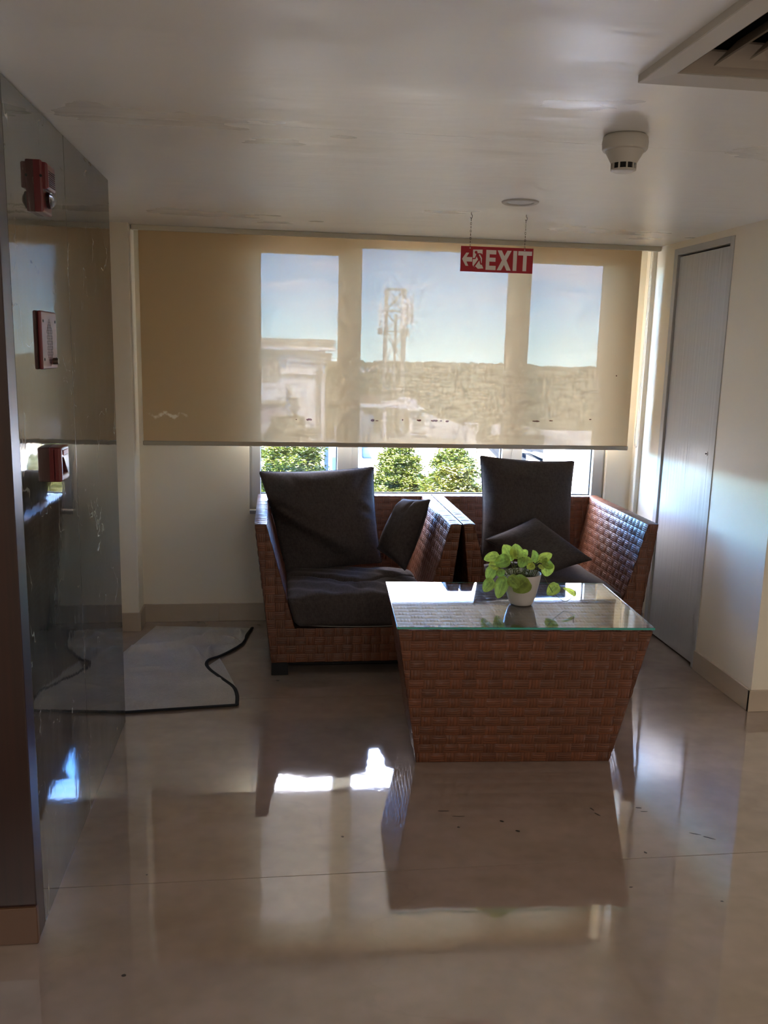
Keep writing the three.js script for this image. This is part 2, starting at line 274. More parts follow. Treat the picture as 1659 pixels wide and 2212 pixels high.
const LAMP_LABELS = ['square lobby ceiling light nearest the seating, in line with the table', 'square lobby ceiling light nearest the wood panelled wall', 'square lobby ceiling light nearest the lobby side window', 'square lobby ceiling light closest to the rear lobby wall', 'square lobby ceiling light in the far corner from the marble'];
for (const [n, [x, z]] of LOBBY_LAMPS.entries()) {
  const t = thing('ceiling_light', LAMP_LABELS[n], 'light', [x, H, z], 0, 'lobby ceiling lights');
  part('lamp_frame', merge([sharp(-0.32, -0.012, -0.32, -0.3, 0.001, 0.32), sharp(0.3, -0.012, -0.32, 0.32, 0.001, 0.32), sharp(-0.3, -0.012, -0.32, 0.3, 0.001, -0.3), sharp(-0.3, -0.012, 0.3, 0.3, 0.001, 0.32)]), M.whitePlastic, t);
  part('lamp_diffuser', sharp(-0.3, -0.008, -0.3, 0.3, -0.002, 0.3), std({ color: rgb(0.8, 0.8, 0.8), emissive: LAMP_COLOR, emissiveIntensity: 0.8 }), t);
  const l = new THREE.RectAreaLight(LAMP_COLOR, LAMP_RADIANCE, 0.58, 0.58); l.position.set(0, -0.014, 0); l.rotation.x = -Math.PI / 2; t.add(l);
}

// ---------------------------------------------------------------- window and roller blind
{
  const w = struct('window_1'), z0 = -0.1, z1 = -0.02;
  const frame = (n, x0, y0, x1, y1, gx0, gy0, gx1, gy1, za, zb) => part(n, merge([bx(x0, y0, za, gx0, y1, zb), bx(gx1, y0, za, x1, y1, zb), bx(gx0 - 0.004, gy1, za, gx1 + 0.004, y1, zb), bx(gx0 - 0.004, y0, za, gx1 + 0.004, gy0, zb)]), M.pvc, w);
  frame('window_frame', WX0, WY0, WX1, WY1, WX0 + 0.03, WY0 + 0.03, WX1 - 0.03, WY1 - 0.014, z0, z1 - 0.012);
  part('mullion', bx(0.40, WY0 + 0.02, z0, 0.469, WY1 - 0.012, z1 - 0.006), M.pvc, w);
  part('mullion', bx(1.305, WY0 + 0.02, z0, 1.375, WY1 - 0.012, z1 - 0.006), M.pvc, w);
  part('transom', merge([bx(0.46, 2.094, z0, 1.31, WY1 - 0.012, z1 - 0.01), bx(0.46, WY0 + 0.02, z0, 1.31, 0.735, z1 - 0.01)]), M.pvc, w);
  frame('sash', WX0 + 0.012, WY0 + 0.012, 0.43, WY1 - 0.004, -0.08, 0.73, 0.349, 2.049, z0 + 0.02, z1);
  frame('sash', 1.362, WY0 + 0.012, WX1 - 0.012, WY1 - 0.004, 1.423, 0.73, 1.853, 2.049, z0 + 0.02, z1);
  const panes = [[-0.08, 0.73, 0.349, 2.049], [0.469, 0.735, 1.305, 2.094], [1.423, 0.73, 1.853, 2.049]];
  for (const [a, b, c, d] of panes) {
    part('pane', sharp(a - 0.004, b - 0.004, -0.063, c + 0.004, d + 0.004, -0.058), M.glass, w);
    const g = 0.006; part('gasket', merge([sharp(a, b, -0.058, a + g * 0.5, d, -0.05), sharp(c - g, b, -0.058, c, d, -0.05), sharp(a, d - g * 0.5, -0.058, c, d, -0.05), sharp(a, b, -0.058, c, b + g, -0.05)]), M.gasket, w);
  }
  const sm = std({ map: canvasTex(64, 96, (g, W, h) => { g.fillStyle = '#8a5f42'; g.fillRect(0, 0, W, h); g.fillStyle = '#5a3422'; for (let i = 0; i < 9; i++) g.fillRect(5, 8 + i * 9, 50 - (i * 37 % 17), 3); }), roughness: 0.8 });
  for (const [a, b, c, d] of [[0.402, 1.318, 0.461, 1.412], [1.318, 1.33, 1.372, 1.42]]) { const s = new THREE.BoxGeometry(c - a, d - b, 0.0006); s.translate((a + c) / 2, (b + d) / 2, z1 - 0.0055); part('paper_label', s, sm, w); }
  const sill = struct('trim_4'); part('window_sill', bx(WX0 + 0.001, WY0 - 0.02, -0.021, WX1 - 0.001, WY0 - 0.001, 0.012, 0.003), M.pvc, sill);
}
{
  const b = thing('roller_blind', 'beige see-through roller blind drawn halfway down over the window', 'blind', [0, 0, 0.1]);
  const x0 = -0.697, x1 = 2.003, y0 = 1.036, y1 = 2.125;
  part('head_rail', merge([bx(-0.73, 2.119, -0.016, 0.86, 2.1445, 0.02, 0.003), bx(0.86, 2.119, -0.016, XR - 0.001, 2.1445, 0.017, 0.003)]), M.blindRail, b);
  part('fabric', gridGeo(54, 22, (u, v) => V(lerp(x0, x1, u), lerp(y0, y1, v), 0.0025 * Math.sin(u * 9 + v * 2) * (1 - v) + 0.0012 * Math.sin(u * 31))), M.blind, b);
  part('bottom_bar', bx(x0 - 0.003, 1.017, -0.006, x1 + 0.004, 1.041, 0.008, 0.005), M.blindBar, b);
  const cx = 2.056, pts = [V(cx, 2.12, 0.004), V(cx - 0.003, 1.6, 0.006), V(cx - 0.008, 1.25, 0.006), V(cx - 0.012, 1.06, 0.006), V(cx, 1.035, 0.006), V(cx + 0.006, 1.07, 0.006), V(cx + 0.001, 1.25, 0.006), V(cx + 0.004, 1.6, 0.008), V(cx + 0.007, 2.12, 0.004)];
  const cur = new THREE.CatmullRomCurve3(pts), beads = [tube(pts, 0.0009, 160, 4)];
  for (let i = 0; i <= 330; i++) { const s = new THREE.SphereGeometry(0.0021, 5, 4); const p = cur.getPointAt(i / 330); s.translate(p.x, p.y, p.z); beads.push(s); }
  part('pull_chain', merge(beads), M.cord, b, 'looped bead chain hanging at the right end');
}

// ---------------------------------------------------------------- woven cane: flat faces covered with crossing pads
function padGeo(c00, c10, c01, c11, along, variant) { // pad over a quad of the face plane, arched along its strand
  const ns = 6, nt = 4, h = [0.004, 0.0033, 0.0047][variant % 3], o = variant * 0.37;
  const f = (s, t) => {
    const [a, b] = along === 'u' ? [s, t] : [t, s];
    const x = lerp(lerp(c00[0], c10[0], a), lerp(c01[0], c11[0], a), b), y = lerp(lerp(c00[1], c10[1], a), lerp(c01[1], c11[1], a), b);
    const e = Math.pow(Math.sin(Math.PI * clamp(s, 0.02, 0.98)), 0.55), q = 1 - 0.62 * Math.pow(Math.abs(2 * t - 1), 2.5);
    return V(x, y, 0.0002 + h * e * q);
  };
  return along === 'u' ? gridGeo(ns, nt, f, (s, t) => [s * 0.6 + o, t * 0.94 + 0.03]) : gridGeo(ns, nt, (s, t) => f(1 - s, t), (s, t) => [s * 0.6 + o, t * 0.94 + 0.03]);
}
const padCache = new Map();
// face: {o origin, u, v unit vectors, b0,b1 bottom range, t0,t1 top range, h height, cw,ch cell, hid, cross}
function weave(list, f) {
  const n = new THREE.Vector3().crossVectors(f.u, f.v).normalize(), rows = Math.max(1, Math.round(f.h / f.ch)), ch = f.h / rows, cw = f.cw;
  const M4 = new THREE.Matrix4().makeBasis(f.u, f.v, n).setPosition(f.o);
  const L = (y) => lerp(f.b0, f.t0, y / f.h), R = (y) => lerp(f.b1, f.t1, y / f.h), lo = Math.min(f.b0, f.t0), hi = Math.max(f.b1, f.t1), cols = Math.max(1, Math.round((hi - lo) / cw)), w = (hi - lo) / cols;
  for (let j = 0; j < rows; j++) for (let i = 0; i < cols; i++) {
    const ya = j * ch, yb = ya + ch, xa = lo + i * w, xb = xa + w, gap = 0.0008;
    const q = [[Math.max(xa, L(ya)), ya], [Math.min(xb, R(ya)), ya], [Math.max(xa, L(yb)), yb], [Math.min(xb, R(yb)), yb]];
    const wa = q[1][0] - q[0][0], wb = q[3][0] - q[2][0]; if (wa < 0.006 && wb < 0.006) continue;
    if (wa < 0) q[1][0] = q[0][0] = (q[0][0] > L(ya) + 1e-6 ? R(ya) : L(ya)); if (wb < 0) q[3][0] = q[2][0] = (q[2][0] > L(yb) + 1e-6 ? R(yb) : L(yb));
    const whole = Math.abs(wa - w) < 1e-6 && Math.abs(wb - w) < 1e-6, along = f.cross ? f.cross : (i + j) % 2 ? 'u' : 'v', variant = Math.floor(rnd() * 3);
    // a strand is a little wider than the gap it crosses
    let g, m = M4.clone(); const grow = along === 'u' ? [0.003, -gap] : [-gap * 2.5, 0.0005];
    if (whole) {
      const key = [w.toFixed(4), ch.toFixed(4), along, variant].join();
      if (!padCache.has(key)) padCache.set(key, padGeo([-w / 2 - grow[0], -ch / 2 - grow[1]], [w / 2 + grow[0], -ch / 2 - grow[1]], [-w / 2 - grow[0], ch / 2 + grow[1]], [w / 2 + grow[0], ch / 2 + grow[1]], along, variant));
      g = padCache.get(key); m.multiply(new THREE.Matrix4().makeTranslation((xa + xb) / 2, (ya + yb) / 2, rr(-0.0003, 0.0006))); m.multiply(new THREE.Matrix4().makeRotationZ(rr(-0.025, 0.025)));
    } else g = padGeo(...q, along, variant);
    const c = V((q[0][0] + q[1][0] + q[2][0] + q[3][0]) / 4, (ya + yb) / 2, 0).applyMatrix4(M4);
    list.push({ g, m, c, n, area: Math.max(wa + wb, 0) / 2 * ch, hid: f.hid, mat: Math.floor(rnd() * 4) });
  }
}
function weaveParts(list, parent) {
  parent.updateMatrixWorld(true);
  const nm = new THREE.Matrix3().getNormalMatrix(parent.matrixWorld);
  for (const p of list) { const c = p.c.clone().applyMatrix4(parent.matrixWorld), n = p.n.clone().applyMatrix3(nm).normalize(), d = EYE.clone().sub(c), dist = d.length(); p.score = p.hid ? 0 : Math.max(0, n.dot(d) / dist) * p.area / (dist * dist); }
  list.sort((a, b) => b.score - a.score);
  let k = 0; const rest = [];
  for (const p of list) {
    if (k < 300 && p.score * 1860 * 1860 > 45) { const m = part('weave_pad', p.g, M.cane[p.mat], parent); m.applyMatrix4(p.m); k++; } else rest.push(p);
  }
  if (rest.length) stuff(part('woven_cane', merge(rest.map((p) => p.g.clone().applyMatrix4(p.m))), M.cane[1], parent));
}
function prism(pts, z0, z1, r = 0.004) { // polygon in x, y pulled along z, edges bevelled
  const s = new THREE.Shape(pts.map(([x, y]) => new THREE.Vector2(x, y))), g = new THREE.ExtrudeGeometry(s, { depth: z1 - z0 - 2 * r, bevelEnabled: true, bevelThickness: r, bevelSize: r, bevelOffset: -r, bevelSegments: 2 });
  g.translate(0, 0, z0 + r); return metreUV(g);
}
// a face given by four corners seen from outside: bottom left, bottom right, top left, top right (bottom edge and top edge parallel)
function face(list, bl, br, tl, tr, cw, ch, o = {}) {
  const u = br.clone().sub(bl).normalize(), up = tl.clone().sub(bl), v = up.clone().sub(u.clone().multiplyScalar(up.dot(u))), h = v.length(); v.normalize();
  const loc = (p) => p.clone().sub(bl).dot(u);
  weave(list, { o: bl, u, v, h, b0: 0, b1: loc(br), t0: loc(tl), t1: loc(tr), cw, ch, ...o });
}

// ---------------------------------------------------------------- coffee table
const TAB_P = [0.926, 0, 1.61], TAB_R = -0.059;
{
  const t = thing('coffee_table', 'tapered woven cane coffee table with a glass sheet on its top', 'table', TAB_P, TAB_R);
  const hb = [0.38, 0.21], ht = [0.472, 0.305], h = 0.562, c = 0.004; // half sizes at the floor and at the top
  const core = new THREE.BoxGeometry(2, h - c, 2, 1, 1, 1); core.translate(0, (h - c) / 2, 0);
  { const p = core.attributes.position; for (let i = 0; i < p.count; i++) { const k = p.getY(i) / (h - c); p.setX(i, p.getX(i) * (lerp(hb[0], ht[0], k) - c)); p.setZ(i, p.getZ(i) * (lerp(hb[1], ht[1], k) - c)); } core.computeVertexNormals(); }
  part('body', core, M.caneCore, t);
  const B = (sx, sz) => V(sx * (hb[0] - c), 0.002, sz * (hb[1] - c)), T = (sx, sz) => V(sx * (ht[0] - c), h - c, sz * (ht[1] - c)), L = [];
  face(L, B(-1, 1), B(1, 1), T(-1, 1), T(1, 1), 0.0485, 0.0405);
  face(L, B(-1, -1), B(-1, 1), T(-1, -1), T(-1, 1), 0.0485, 0.0405);
  face(L, B(1, 1), B(1, -1), T(1, 1), T(1, -1), 0.0485, 0.0405, { hid: true });
  face(L, B(1, -1), B(-1, -1), T(1, -1), T(-1, -1), 0.0485, 0.0405, { hid: true });
  face(L, T(-1, 1), T(1, 1), T(-1, -1), T(1, -1), 0.055, 0.0405);
  weaveParts(L, t);
  const g = thing('glass_sheet', 'clear greenish glass sheet lying on the woven coffee table', 'glass', [TAB_P[0], h + 0.0035, TAB_P[2]], TAB_R);
  part('glass', bx(-0.4732, 0, -0.3062, 0.4732, 0.0085, 0.3062, 0.0008), M.tableGlass, g);
  part('polished_edge', merge([bx(-0.4742, 0.0004, 0.3056, 0.4742, 0.0081, 0.3072, 0.0006), bx(-0.4742, 0.0004, -0.3072, 0.4742, 0.0081, -0.3056, 0.0006), bx(-0.4742, 0.0004, -0.3072, -0.4726, 0.0081, 0.3072, 0.0006), bx(0.4726, 0.0004, -0.3072, 0.4742, 0.0081, 0.3072, 0.0006)]), phy({ color: rgb(0.03, 0.34, 0.27), roughness: 0.12, clearcoat: 1, clearcoatRoughness: 0.05 }), g, 'teal polished rim of the glass');
}
const GLASS_TOP = 0.562 + 0.0035 + 0.0085;

// ---------------------------------------------------------------- armchairs
function armchair(label, cx) {
  const t = thing('cane_armchair', label, 'armchair', [cx, 0, 0], 0, 'woven cane armchairs under the window');
  const top = 0.742, low = 0.06, zf = 0.868, zb = 0.012, c = 0.004;
  const OT = 0.4915, OB = 0.4145, IT = 0.4315, IL = 0.2985, ys = 0.234, IB = 0.29; // half widths: outer top, outer bottom, inner top, inner at seat rail
  const arm = [[-OT + c, top - c], [-IT - c, top - c], [-IL - c, ys], [-IB, low + c], [-OB + c, low + c]];
  part('arm', prism(arm, zb + c, zf - c), M.caneCore, t); part('arm', prism(arm.map(([x, y]) => [-x, y]).reverse(), zb + c, zf - c), M.caneCore, t);
  part('seat_base', sharp(-IB - 0.01, low + c, 0.12, IB + 0.01, ys - c, zf - c), M.caneCore, t);
  // leaning back: prism in z, y pulled along x
  { const s = [[-0.062, top - c], [-0.16, ys], [-0.16, low + c], [-0.05, low + c], [-zb - c, top - c]]; const g = prism(s.map(([x, y]) => [x, y]), -0.43, 0.43, 0.002); g.rotateY(Math.PI / 2); part('backrest', metreUV(g), M.caneCore, t); }
  for (const [x, z] of [[-0.372, 0.83], [0.372, 0.83], [-0.372, 0.1], [0.372, 0.1]]) part('leg', bx(x - 0.04, 0, z - 0.035, x + 0.04, low + c + 0.002, z + 0.035, 0.003), M.blackWood, t);
  part('plinth', sharp(-0.34, 0.028, 0.12, 0.34, low + c, 0.80), M.blackWood, t);
  const L = [], cw = 0.0455, ch = 0.041;
  const yT = top - c, yL = low + c;
  // front faces of the arms and the seat rail
  for (const s of [-1, 1]) {
    const o = (x, y, z = zf - c) => V(s * x, y, z), qOut = lerp(OT, OB, (top - ys) / (top - low));
    if (s < 0) { face(L, o(qOut - c, ys), o(IL + c, ys), o(OT - c, yT), o(IT + c, yT), 0.048, ch); } else face(L, o(IL + c, ys), o(qOut - c, ys), o(IT + c, yT), o(OT - c, yT), 0.048, ch);
    // inner, outer and top faces
    const inn = [V(s * (IL + c), ys, 0.1), V(s * (IL + c), ys, zf - c), V(s * (IT + c), yT, 0.05), V(s * (IT + c), yT, zf - c)], out = [V(s * (OB - c), yL, zb + c), V(s * (OB - c), yL, zf - c), V(s * (OT - c), yT, zb + c), V(s * (OT - c), yT, zf - c)];
    if (s < 0) { face(L, inn[1], inn[0], inn[3], inn[2], cw, ch); face(L, out[0], out[1], out[2], out[3], cw, ch, { hid: true }); face(L, V(-OT + c, yT, zf - c), V(-IT - c, yT, zf - c), V(-OT + c, yT, zb + c), V(-IT - c, yT, zb + c), 0.056, 0.042, { cross: 'u' }); } else { face(L, inn[0], inn[1], inn[2], inn[3], cw, ch); face(L, out[1], out[0], out[3], out[2], cw, ch, { hid: true }); face(L, V(IT + c, yT, zf - c), V(OT - c, yT, zf - c), V(IT + c, yT, zb + c), V(OT - c, yT, zb + c), 0.056, 0.042, { cross: 'u' }); }
  }
  const qO = lerp(OT, OB, (top - ys) / (top - low)) - c;
  face(L, V(-OB + c, yL, zf - c), V(OB - c, yL, zf - c), V(-qO, ys - 0.001, zf - c), V(qO, ys - 0.001, zf - c), 0.0445, 0.0432);
  face(L, V(-IL - 0.005, ys, 0.16), V(IL + 0.005, ys, 0.16), V(-IT, yT, 0.062), V(IT, yT, 0.062), cw, ch);
  face(L, V(IT, yL, 0.05), V(-IT, yL, 0.05), V(IT, yT, zb + c), V(-IT, yT, zb + c), cw, ch, { hid: true });
  face(L, V(-IT, yT, 0.062), V(IT, yT, 0.062), V(-IT, yT, zb + c), V(IT, yT, zb + c), 0.043, 0.046, { cross: 'v' });
  weaveParts(L, t);
  return t;
}
const CL = 0.3955, CR = 1.3835;
armchair('woven cane armchair standing nearer the marble wall, two dark cushions leaning in it', CL);
armchair('woven cane armchair standing nearer the grey door, behind the coffee table', CR);

// ---------------------------------------------------------------- cushions
function pillow(c, o = {}) { // c: TL, TR, BR, BL; returns two-sided stuffed shape and its seam line
  const n = o.n ?? 30, tf = o.front ?? 0.07, tb = o.back ?? 0.05, ear = o.ear ?? 0.05, wr = o.wrinkle ?? (() => 0);
  const N = new THREE.Vector3().crossVectors(c[1].clone().sub(c[0]), c[0].clone().sub(c[3])).normalize();
  const w = c[0].distanceTo(c[1]), h = c[0].distanceTo(c[3]);
  const flat = (u, v) => { // u right, v up, 0..1, edges drawn in between the corners
    const a = 2 * u - 1, b = 2 * v - 1, uu = 0.5 + 0.5 * a * (1 - ear * (1 - b * b) * a * a), vv = 0.5 + 0.5 * b * (1 - ear * (1 - a * a) * b * b);
    return c[3].clone().lerp(c[2], uu).lerp(c[0].clone().lerp(c[1], uu), vv);
  };
  const shape = (u, v) => Math.pow(Math.max(0, (1 - Math.pow(Math.abs(2 * u - 1), 2.4)) * (1 - Math.pow(Math.abs(2 * v - 1), 2.4))), 0.55);
  const e = (i) => 0.5 - 0.5 * Math.cos(Math.PI * i); // finer towards the seam
  const side = (s, T) => gridGeo(n, n, (i, j) => { const u = e(s > 0 ? i : 1 - i), v = e(j), k = shape(u, v); return flat(u, v).add(N.clone().multiplyScalar(s * (T * k + (s > 0 ? 1.7 * wr(u, v) : 0) * Math.min(1, k * 1.6)) + (o.bend ? o.bend(u, v) : 0))); }, (i, j) => [e(i) * w, e(j) * h]);
  const line = []; for (const [p, q] of [[[0, 0], [1, 0]], [[1, 0], [1, 1]], [[1, 1], [0, 1]], [[0, 1], [0, 0]]]) for (let k = 0; k < 14; k++) { const a = e(k / 14), u = lerp(p[0], q[0], a), v = lerp(p[1], q[1], a); line.push(flat(u, v).add(N.clone().multiplyScalar(o.bend ? o.bend(u, v) : 0))); }
  return { body: merge([side(1, tf), side(-1, tb)]), seam: new THREE.TubeGeometry(new THREE.CatmullRomCurve3(line, true, 'catmullrom', 0.2), 160, 0.0032, 6, true) };
}
function cushion(name, label, c, o) {
  const mid = c.reduce((a, p) => a.add(p), V(0, 0, 0)).multiplyScalar(0.25), t = thing(name, label, 'cushion', mid.toArray(), 0, o.group);
  const q = pillow(c.map((p) => p.clone().sub(mid)), o);
  part('cover', q.body, M.fabric, t); part('piping', q.seam, M.piping, t);
  return t;
}
const ridge = (u, v, u0, v0, u1, v1, w) => { const dx = u1 - u0, dy = v1 - v0, L = Math.hypot(dx, dy), s = ((u - u0) * dx + (v - v0) * dy) / L, d = ((u - u0) * dy - (v - v0) * dx) / L; const k = smoothstep(s, -0.05, 0.1) * (1 - smoothstep(s, L - 0.1, L + 0.05)); return k * Math.exp(-d * d / (w * w)); };
cushion('back_cushion', 'big square dark grey cushion leaning back in the armchair nearer the marble wall', [V(-0.085, 0.882, 0.135), V(0.535, 0.917, 0.16), V(0.575, 0.41, 0.29), V(0.06, 0.345, 0.32)], {
  front: 0.13, back: 0.035, ear: 0.045, n: 48,
  wrinkle: (u, v) => { const d = (v - (0.66 - 0.72 * u)); return -0.026 * smoothstep(-d, -0.02, 0.1) * (1 - smoothstep(u, 0.5, 0.75)) + 0.016 * ridge(u, v, 0.02, 0.64, 0.62, 0.16, 0.035) - 0.012 * ridge(u, v, 0.02, 0.7, 0.4, 0.42, 0.03) + 0.006 * ridge(u, v, 0.98, 0.55, 0.8, 0.66, 0.025) + 0.007 * ridge(u, v, 0.99, 0.42, 0.78, 0.5, 0.02) - 0.006 * ridge(u, v, 0.98, 0.48, 0.8, 0.58, 0.02) - 0.006 * ridge(u, v, 0.25, 0.98, 0.3, 0.8, 0.03) + 0.006 * ridge(u, v, 0.4, 0.98, 0.45, 0.8, 0.03) - 0.007 * ridge(u, v, 0.75, 0.95, 0.7, 0.8, 0.03) - 0.01 * ridge(u, v, 0.97, 0.97, 0.82, 0.78, 0.03); },
});
cushion('throw_cushion', 'small dark grey cushion leaning on the inner arm of the armchair nearer the marble wall', [V(0.675, 0.77, 0.33), V(0.80, 0.79, 0.47), V(0.665, 0.435, 0.56), V(0.545, 0.5, 0.34)], {
  front: 0.085, back: 0.075, ear: 0.035, n: 30, wrinkle: (u, v) => 0.007 * ridge(u, v, 0.1, 0.95, 0.35, 0.6, 0.06) - 0.006 * ridge(u, v, 0.6, 0.98, 0.62, 0.7, 0.04) + 0.006 * ridge(u, v, 0.3, 0.04, 0.9, 0.12, 0.05),
});
cushion('back_cushion', 'big square dark grey cushion standing upright in the armchair nearer the grey door', [V(1.115, 0.992, 0.22), V(1.65, 0.967, 0.225), V(1.63, 0.45, 0.31), V(1.125, 0.43, 0.31)], {
  front: 0.115, back: 0.05, ear: 0.05, n: 44,
  wrinkle: (u, v) => 0.008 * ridge(u, v, 0.35, 0.86, 0.55, 0.78, 0.03) - 0.008 * ridge(u, v, 0.3, 0.8, 0.6, 0.72, 0.03) + 0.006 * ridge(u, v, 0.02, 0.4, 0.16, 0.3, 0.02) - 0.006 * ridge(u, v, 0.02, 0.34, 0.18, 0.25, 0.02) + 0.006 * ridge(u, v, 0.02, 0.6, 0.14, 0.55, 0.02) + 0.006 * ridge(u, v, 0.98, 0.4, 0.86, 0.32, 0.02) - 0.005 * ridge(u, v, 0.4, 0.98, 0.42, 0.84, 0.03),
});
cushion('throw_cushion', 'small dark grey cushion lying slanted against the upright cushion behind the plant', [V(1.375, 0.692, 0.45), V(1.66, 0.488, 0.565), V(1.375, 0.43, 0.66), V(1.09, 0.585, 0.51)], {
  front: 0.075, back: 0.055, ear: 0.04, n: 30, wrinkle: (u, v) => 0.005 * ridge(u, v, 0.3, 0.9, 0.5, 0.6, 0.05),
});
function seatCushion(label, cx, f, d = 0.63) {
  const t = thing('seat_cushion', label, 'cushion', [cx, 0.236, 0.87 - d / 2]);
  const w = 0.665, h = 0.15, r = 0.034, nx = 56, ny = 10, nz = 88;
  let g = new THREE.BoxGeometry(w, h, d, nx, ny, nz); g.deleteAttribute('normal'); g.deleteAttribute('uv'); g = mergeVertices(g, 1e-5);
  const p = g.attributes.position, uv = [];
  for (let i = 0; i < p.count; i++) {
    const q = V(p.getX(i), p.getY(i), p.getZ(i)), a = q.x / (w / 2), b = q.y / (h / 2), e = q.z / (d / 2), inn = V(clamp(q.x, -w / 2 + r, w / 2 - r), clamp(q.y, -h / 2 + r, h / 2 - r), clamp(q.z, -d / 2 + r, d / 2 - r)), o = q.clone().sub(inn);
    uv.push(q.x, q.z - q.y); if (o.lengthSq() > 1e-9) q.copy(inn).add(o.normalize().multiplyScalar(r));
    q.x *= lerp(0.9, 1.035, (b + 1) / 2); // squeezed between the leaning arms at the bottom
    if (b > 0) q.y += b * (0.03 * (1 - a * a) * (1 - 0.5 * e * e) + f(a, e)); if (e > 0.5 && b < 0.9) q.z += 0.012 * (1 - a * a) * (1 - b * b);
    p.setXYZ(i, q.x, q.y + h / 2, q.z);
  }
  g.setAttribute('uv', new THREE.Float32BufferAttribute(uv, 2)); g.computeVertexNormals();
  part('cover', g, M.fabric, t);
  const z = d / 2 - 0.02; part('zip', tube([V(-0.24, 0.006, z), V(-0.1, 0.002, z + 0.008), V(0.1, 0.001, z + 0.01), V(0.28, 0.002, z)], 0.0022, 40, 5), M.zip, t, 'pale zip along the bottom edge');
  return t;
}
seatCushion('thick dark grey seat cushion with a deep crease, in the armchair nearer the marble wall', CL, (a, e0) => { const e = 0.857 * e0 + 0.143; const zc = -0.02 + 0.42 * Math.exp(-((a - 0.02) ** 2) * 2.4) - 0.3 * Math.abs(a - 0.02), d = e - zc, k = 1 - smoothstep(Math.abs(a), 0.86, 1); return k * (-0.046 * Math.exp(-d * d / 0.0008) + 0.012 * smoothstep(-d, 0, 0.2) * Math.exp(-d * d * 8)) - 0.014 * Math.exp(-((a - 0.03) ** 2 + (e - 0.62) ** 2) / 0.009) + 0.004 * Math.sin(a * 17 + e * 5) * Math.exp(-((a + 0.3) ** 2 + (e - 0.6) ** 2) * 3) + 0.004 * Math.sin(a * 9 - e * 14); }, 0.54);
seatCushion('thick dark grey seat cushion under two loose cushions, in the armchair nearer the grey door', CR, (a, e) => 0.004 * Math.sin(a * 7 + e * 3) - 0.012 * Math.exp(-((a - 0.02) ** 2 + (e - 0.3) ** 2) / 0.02));

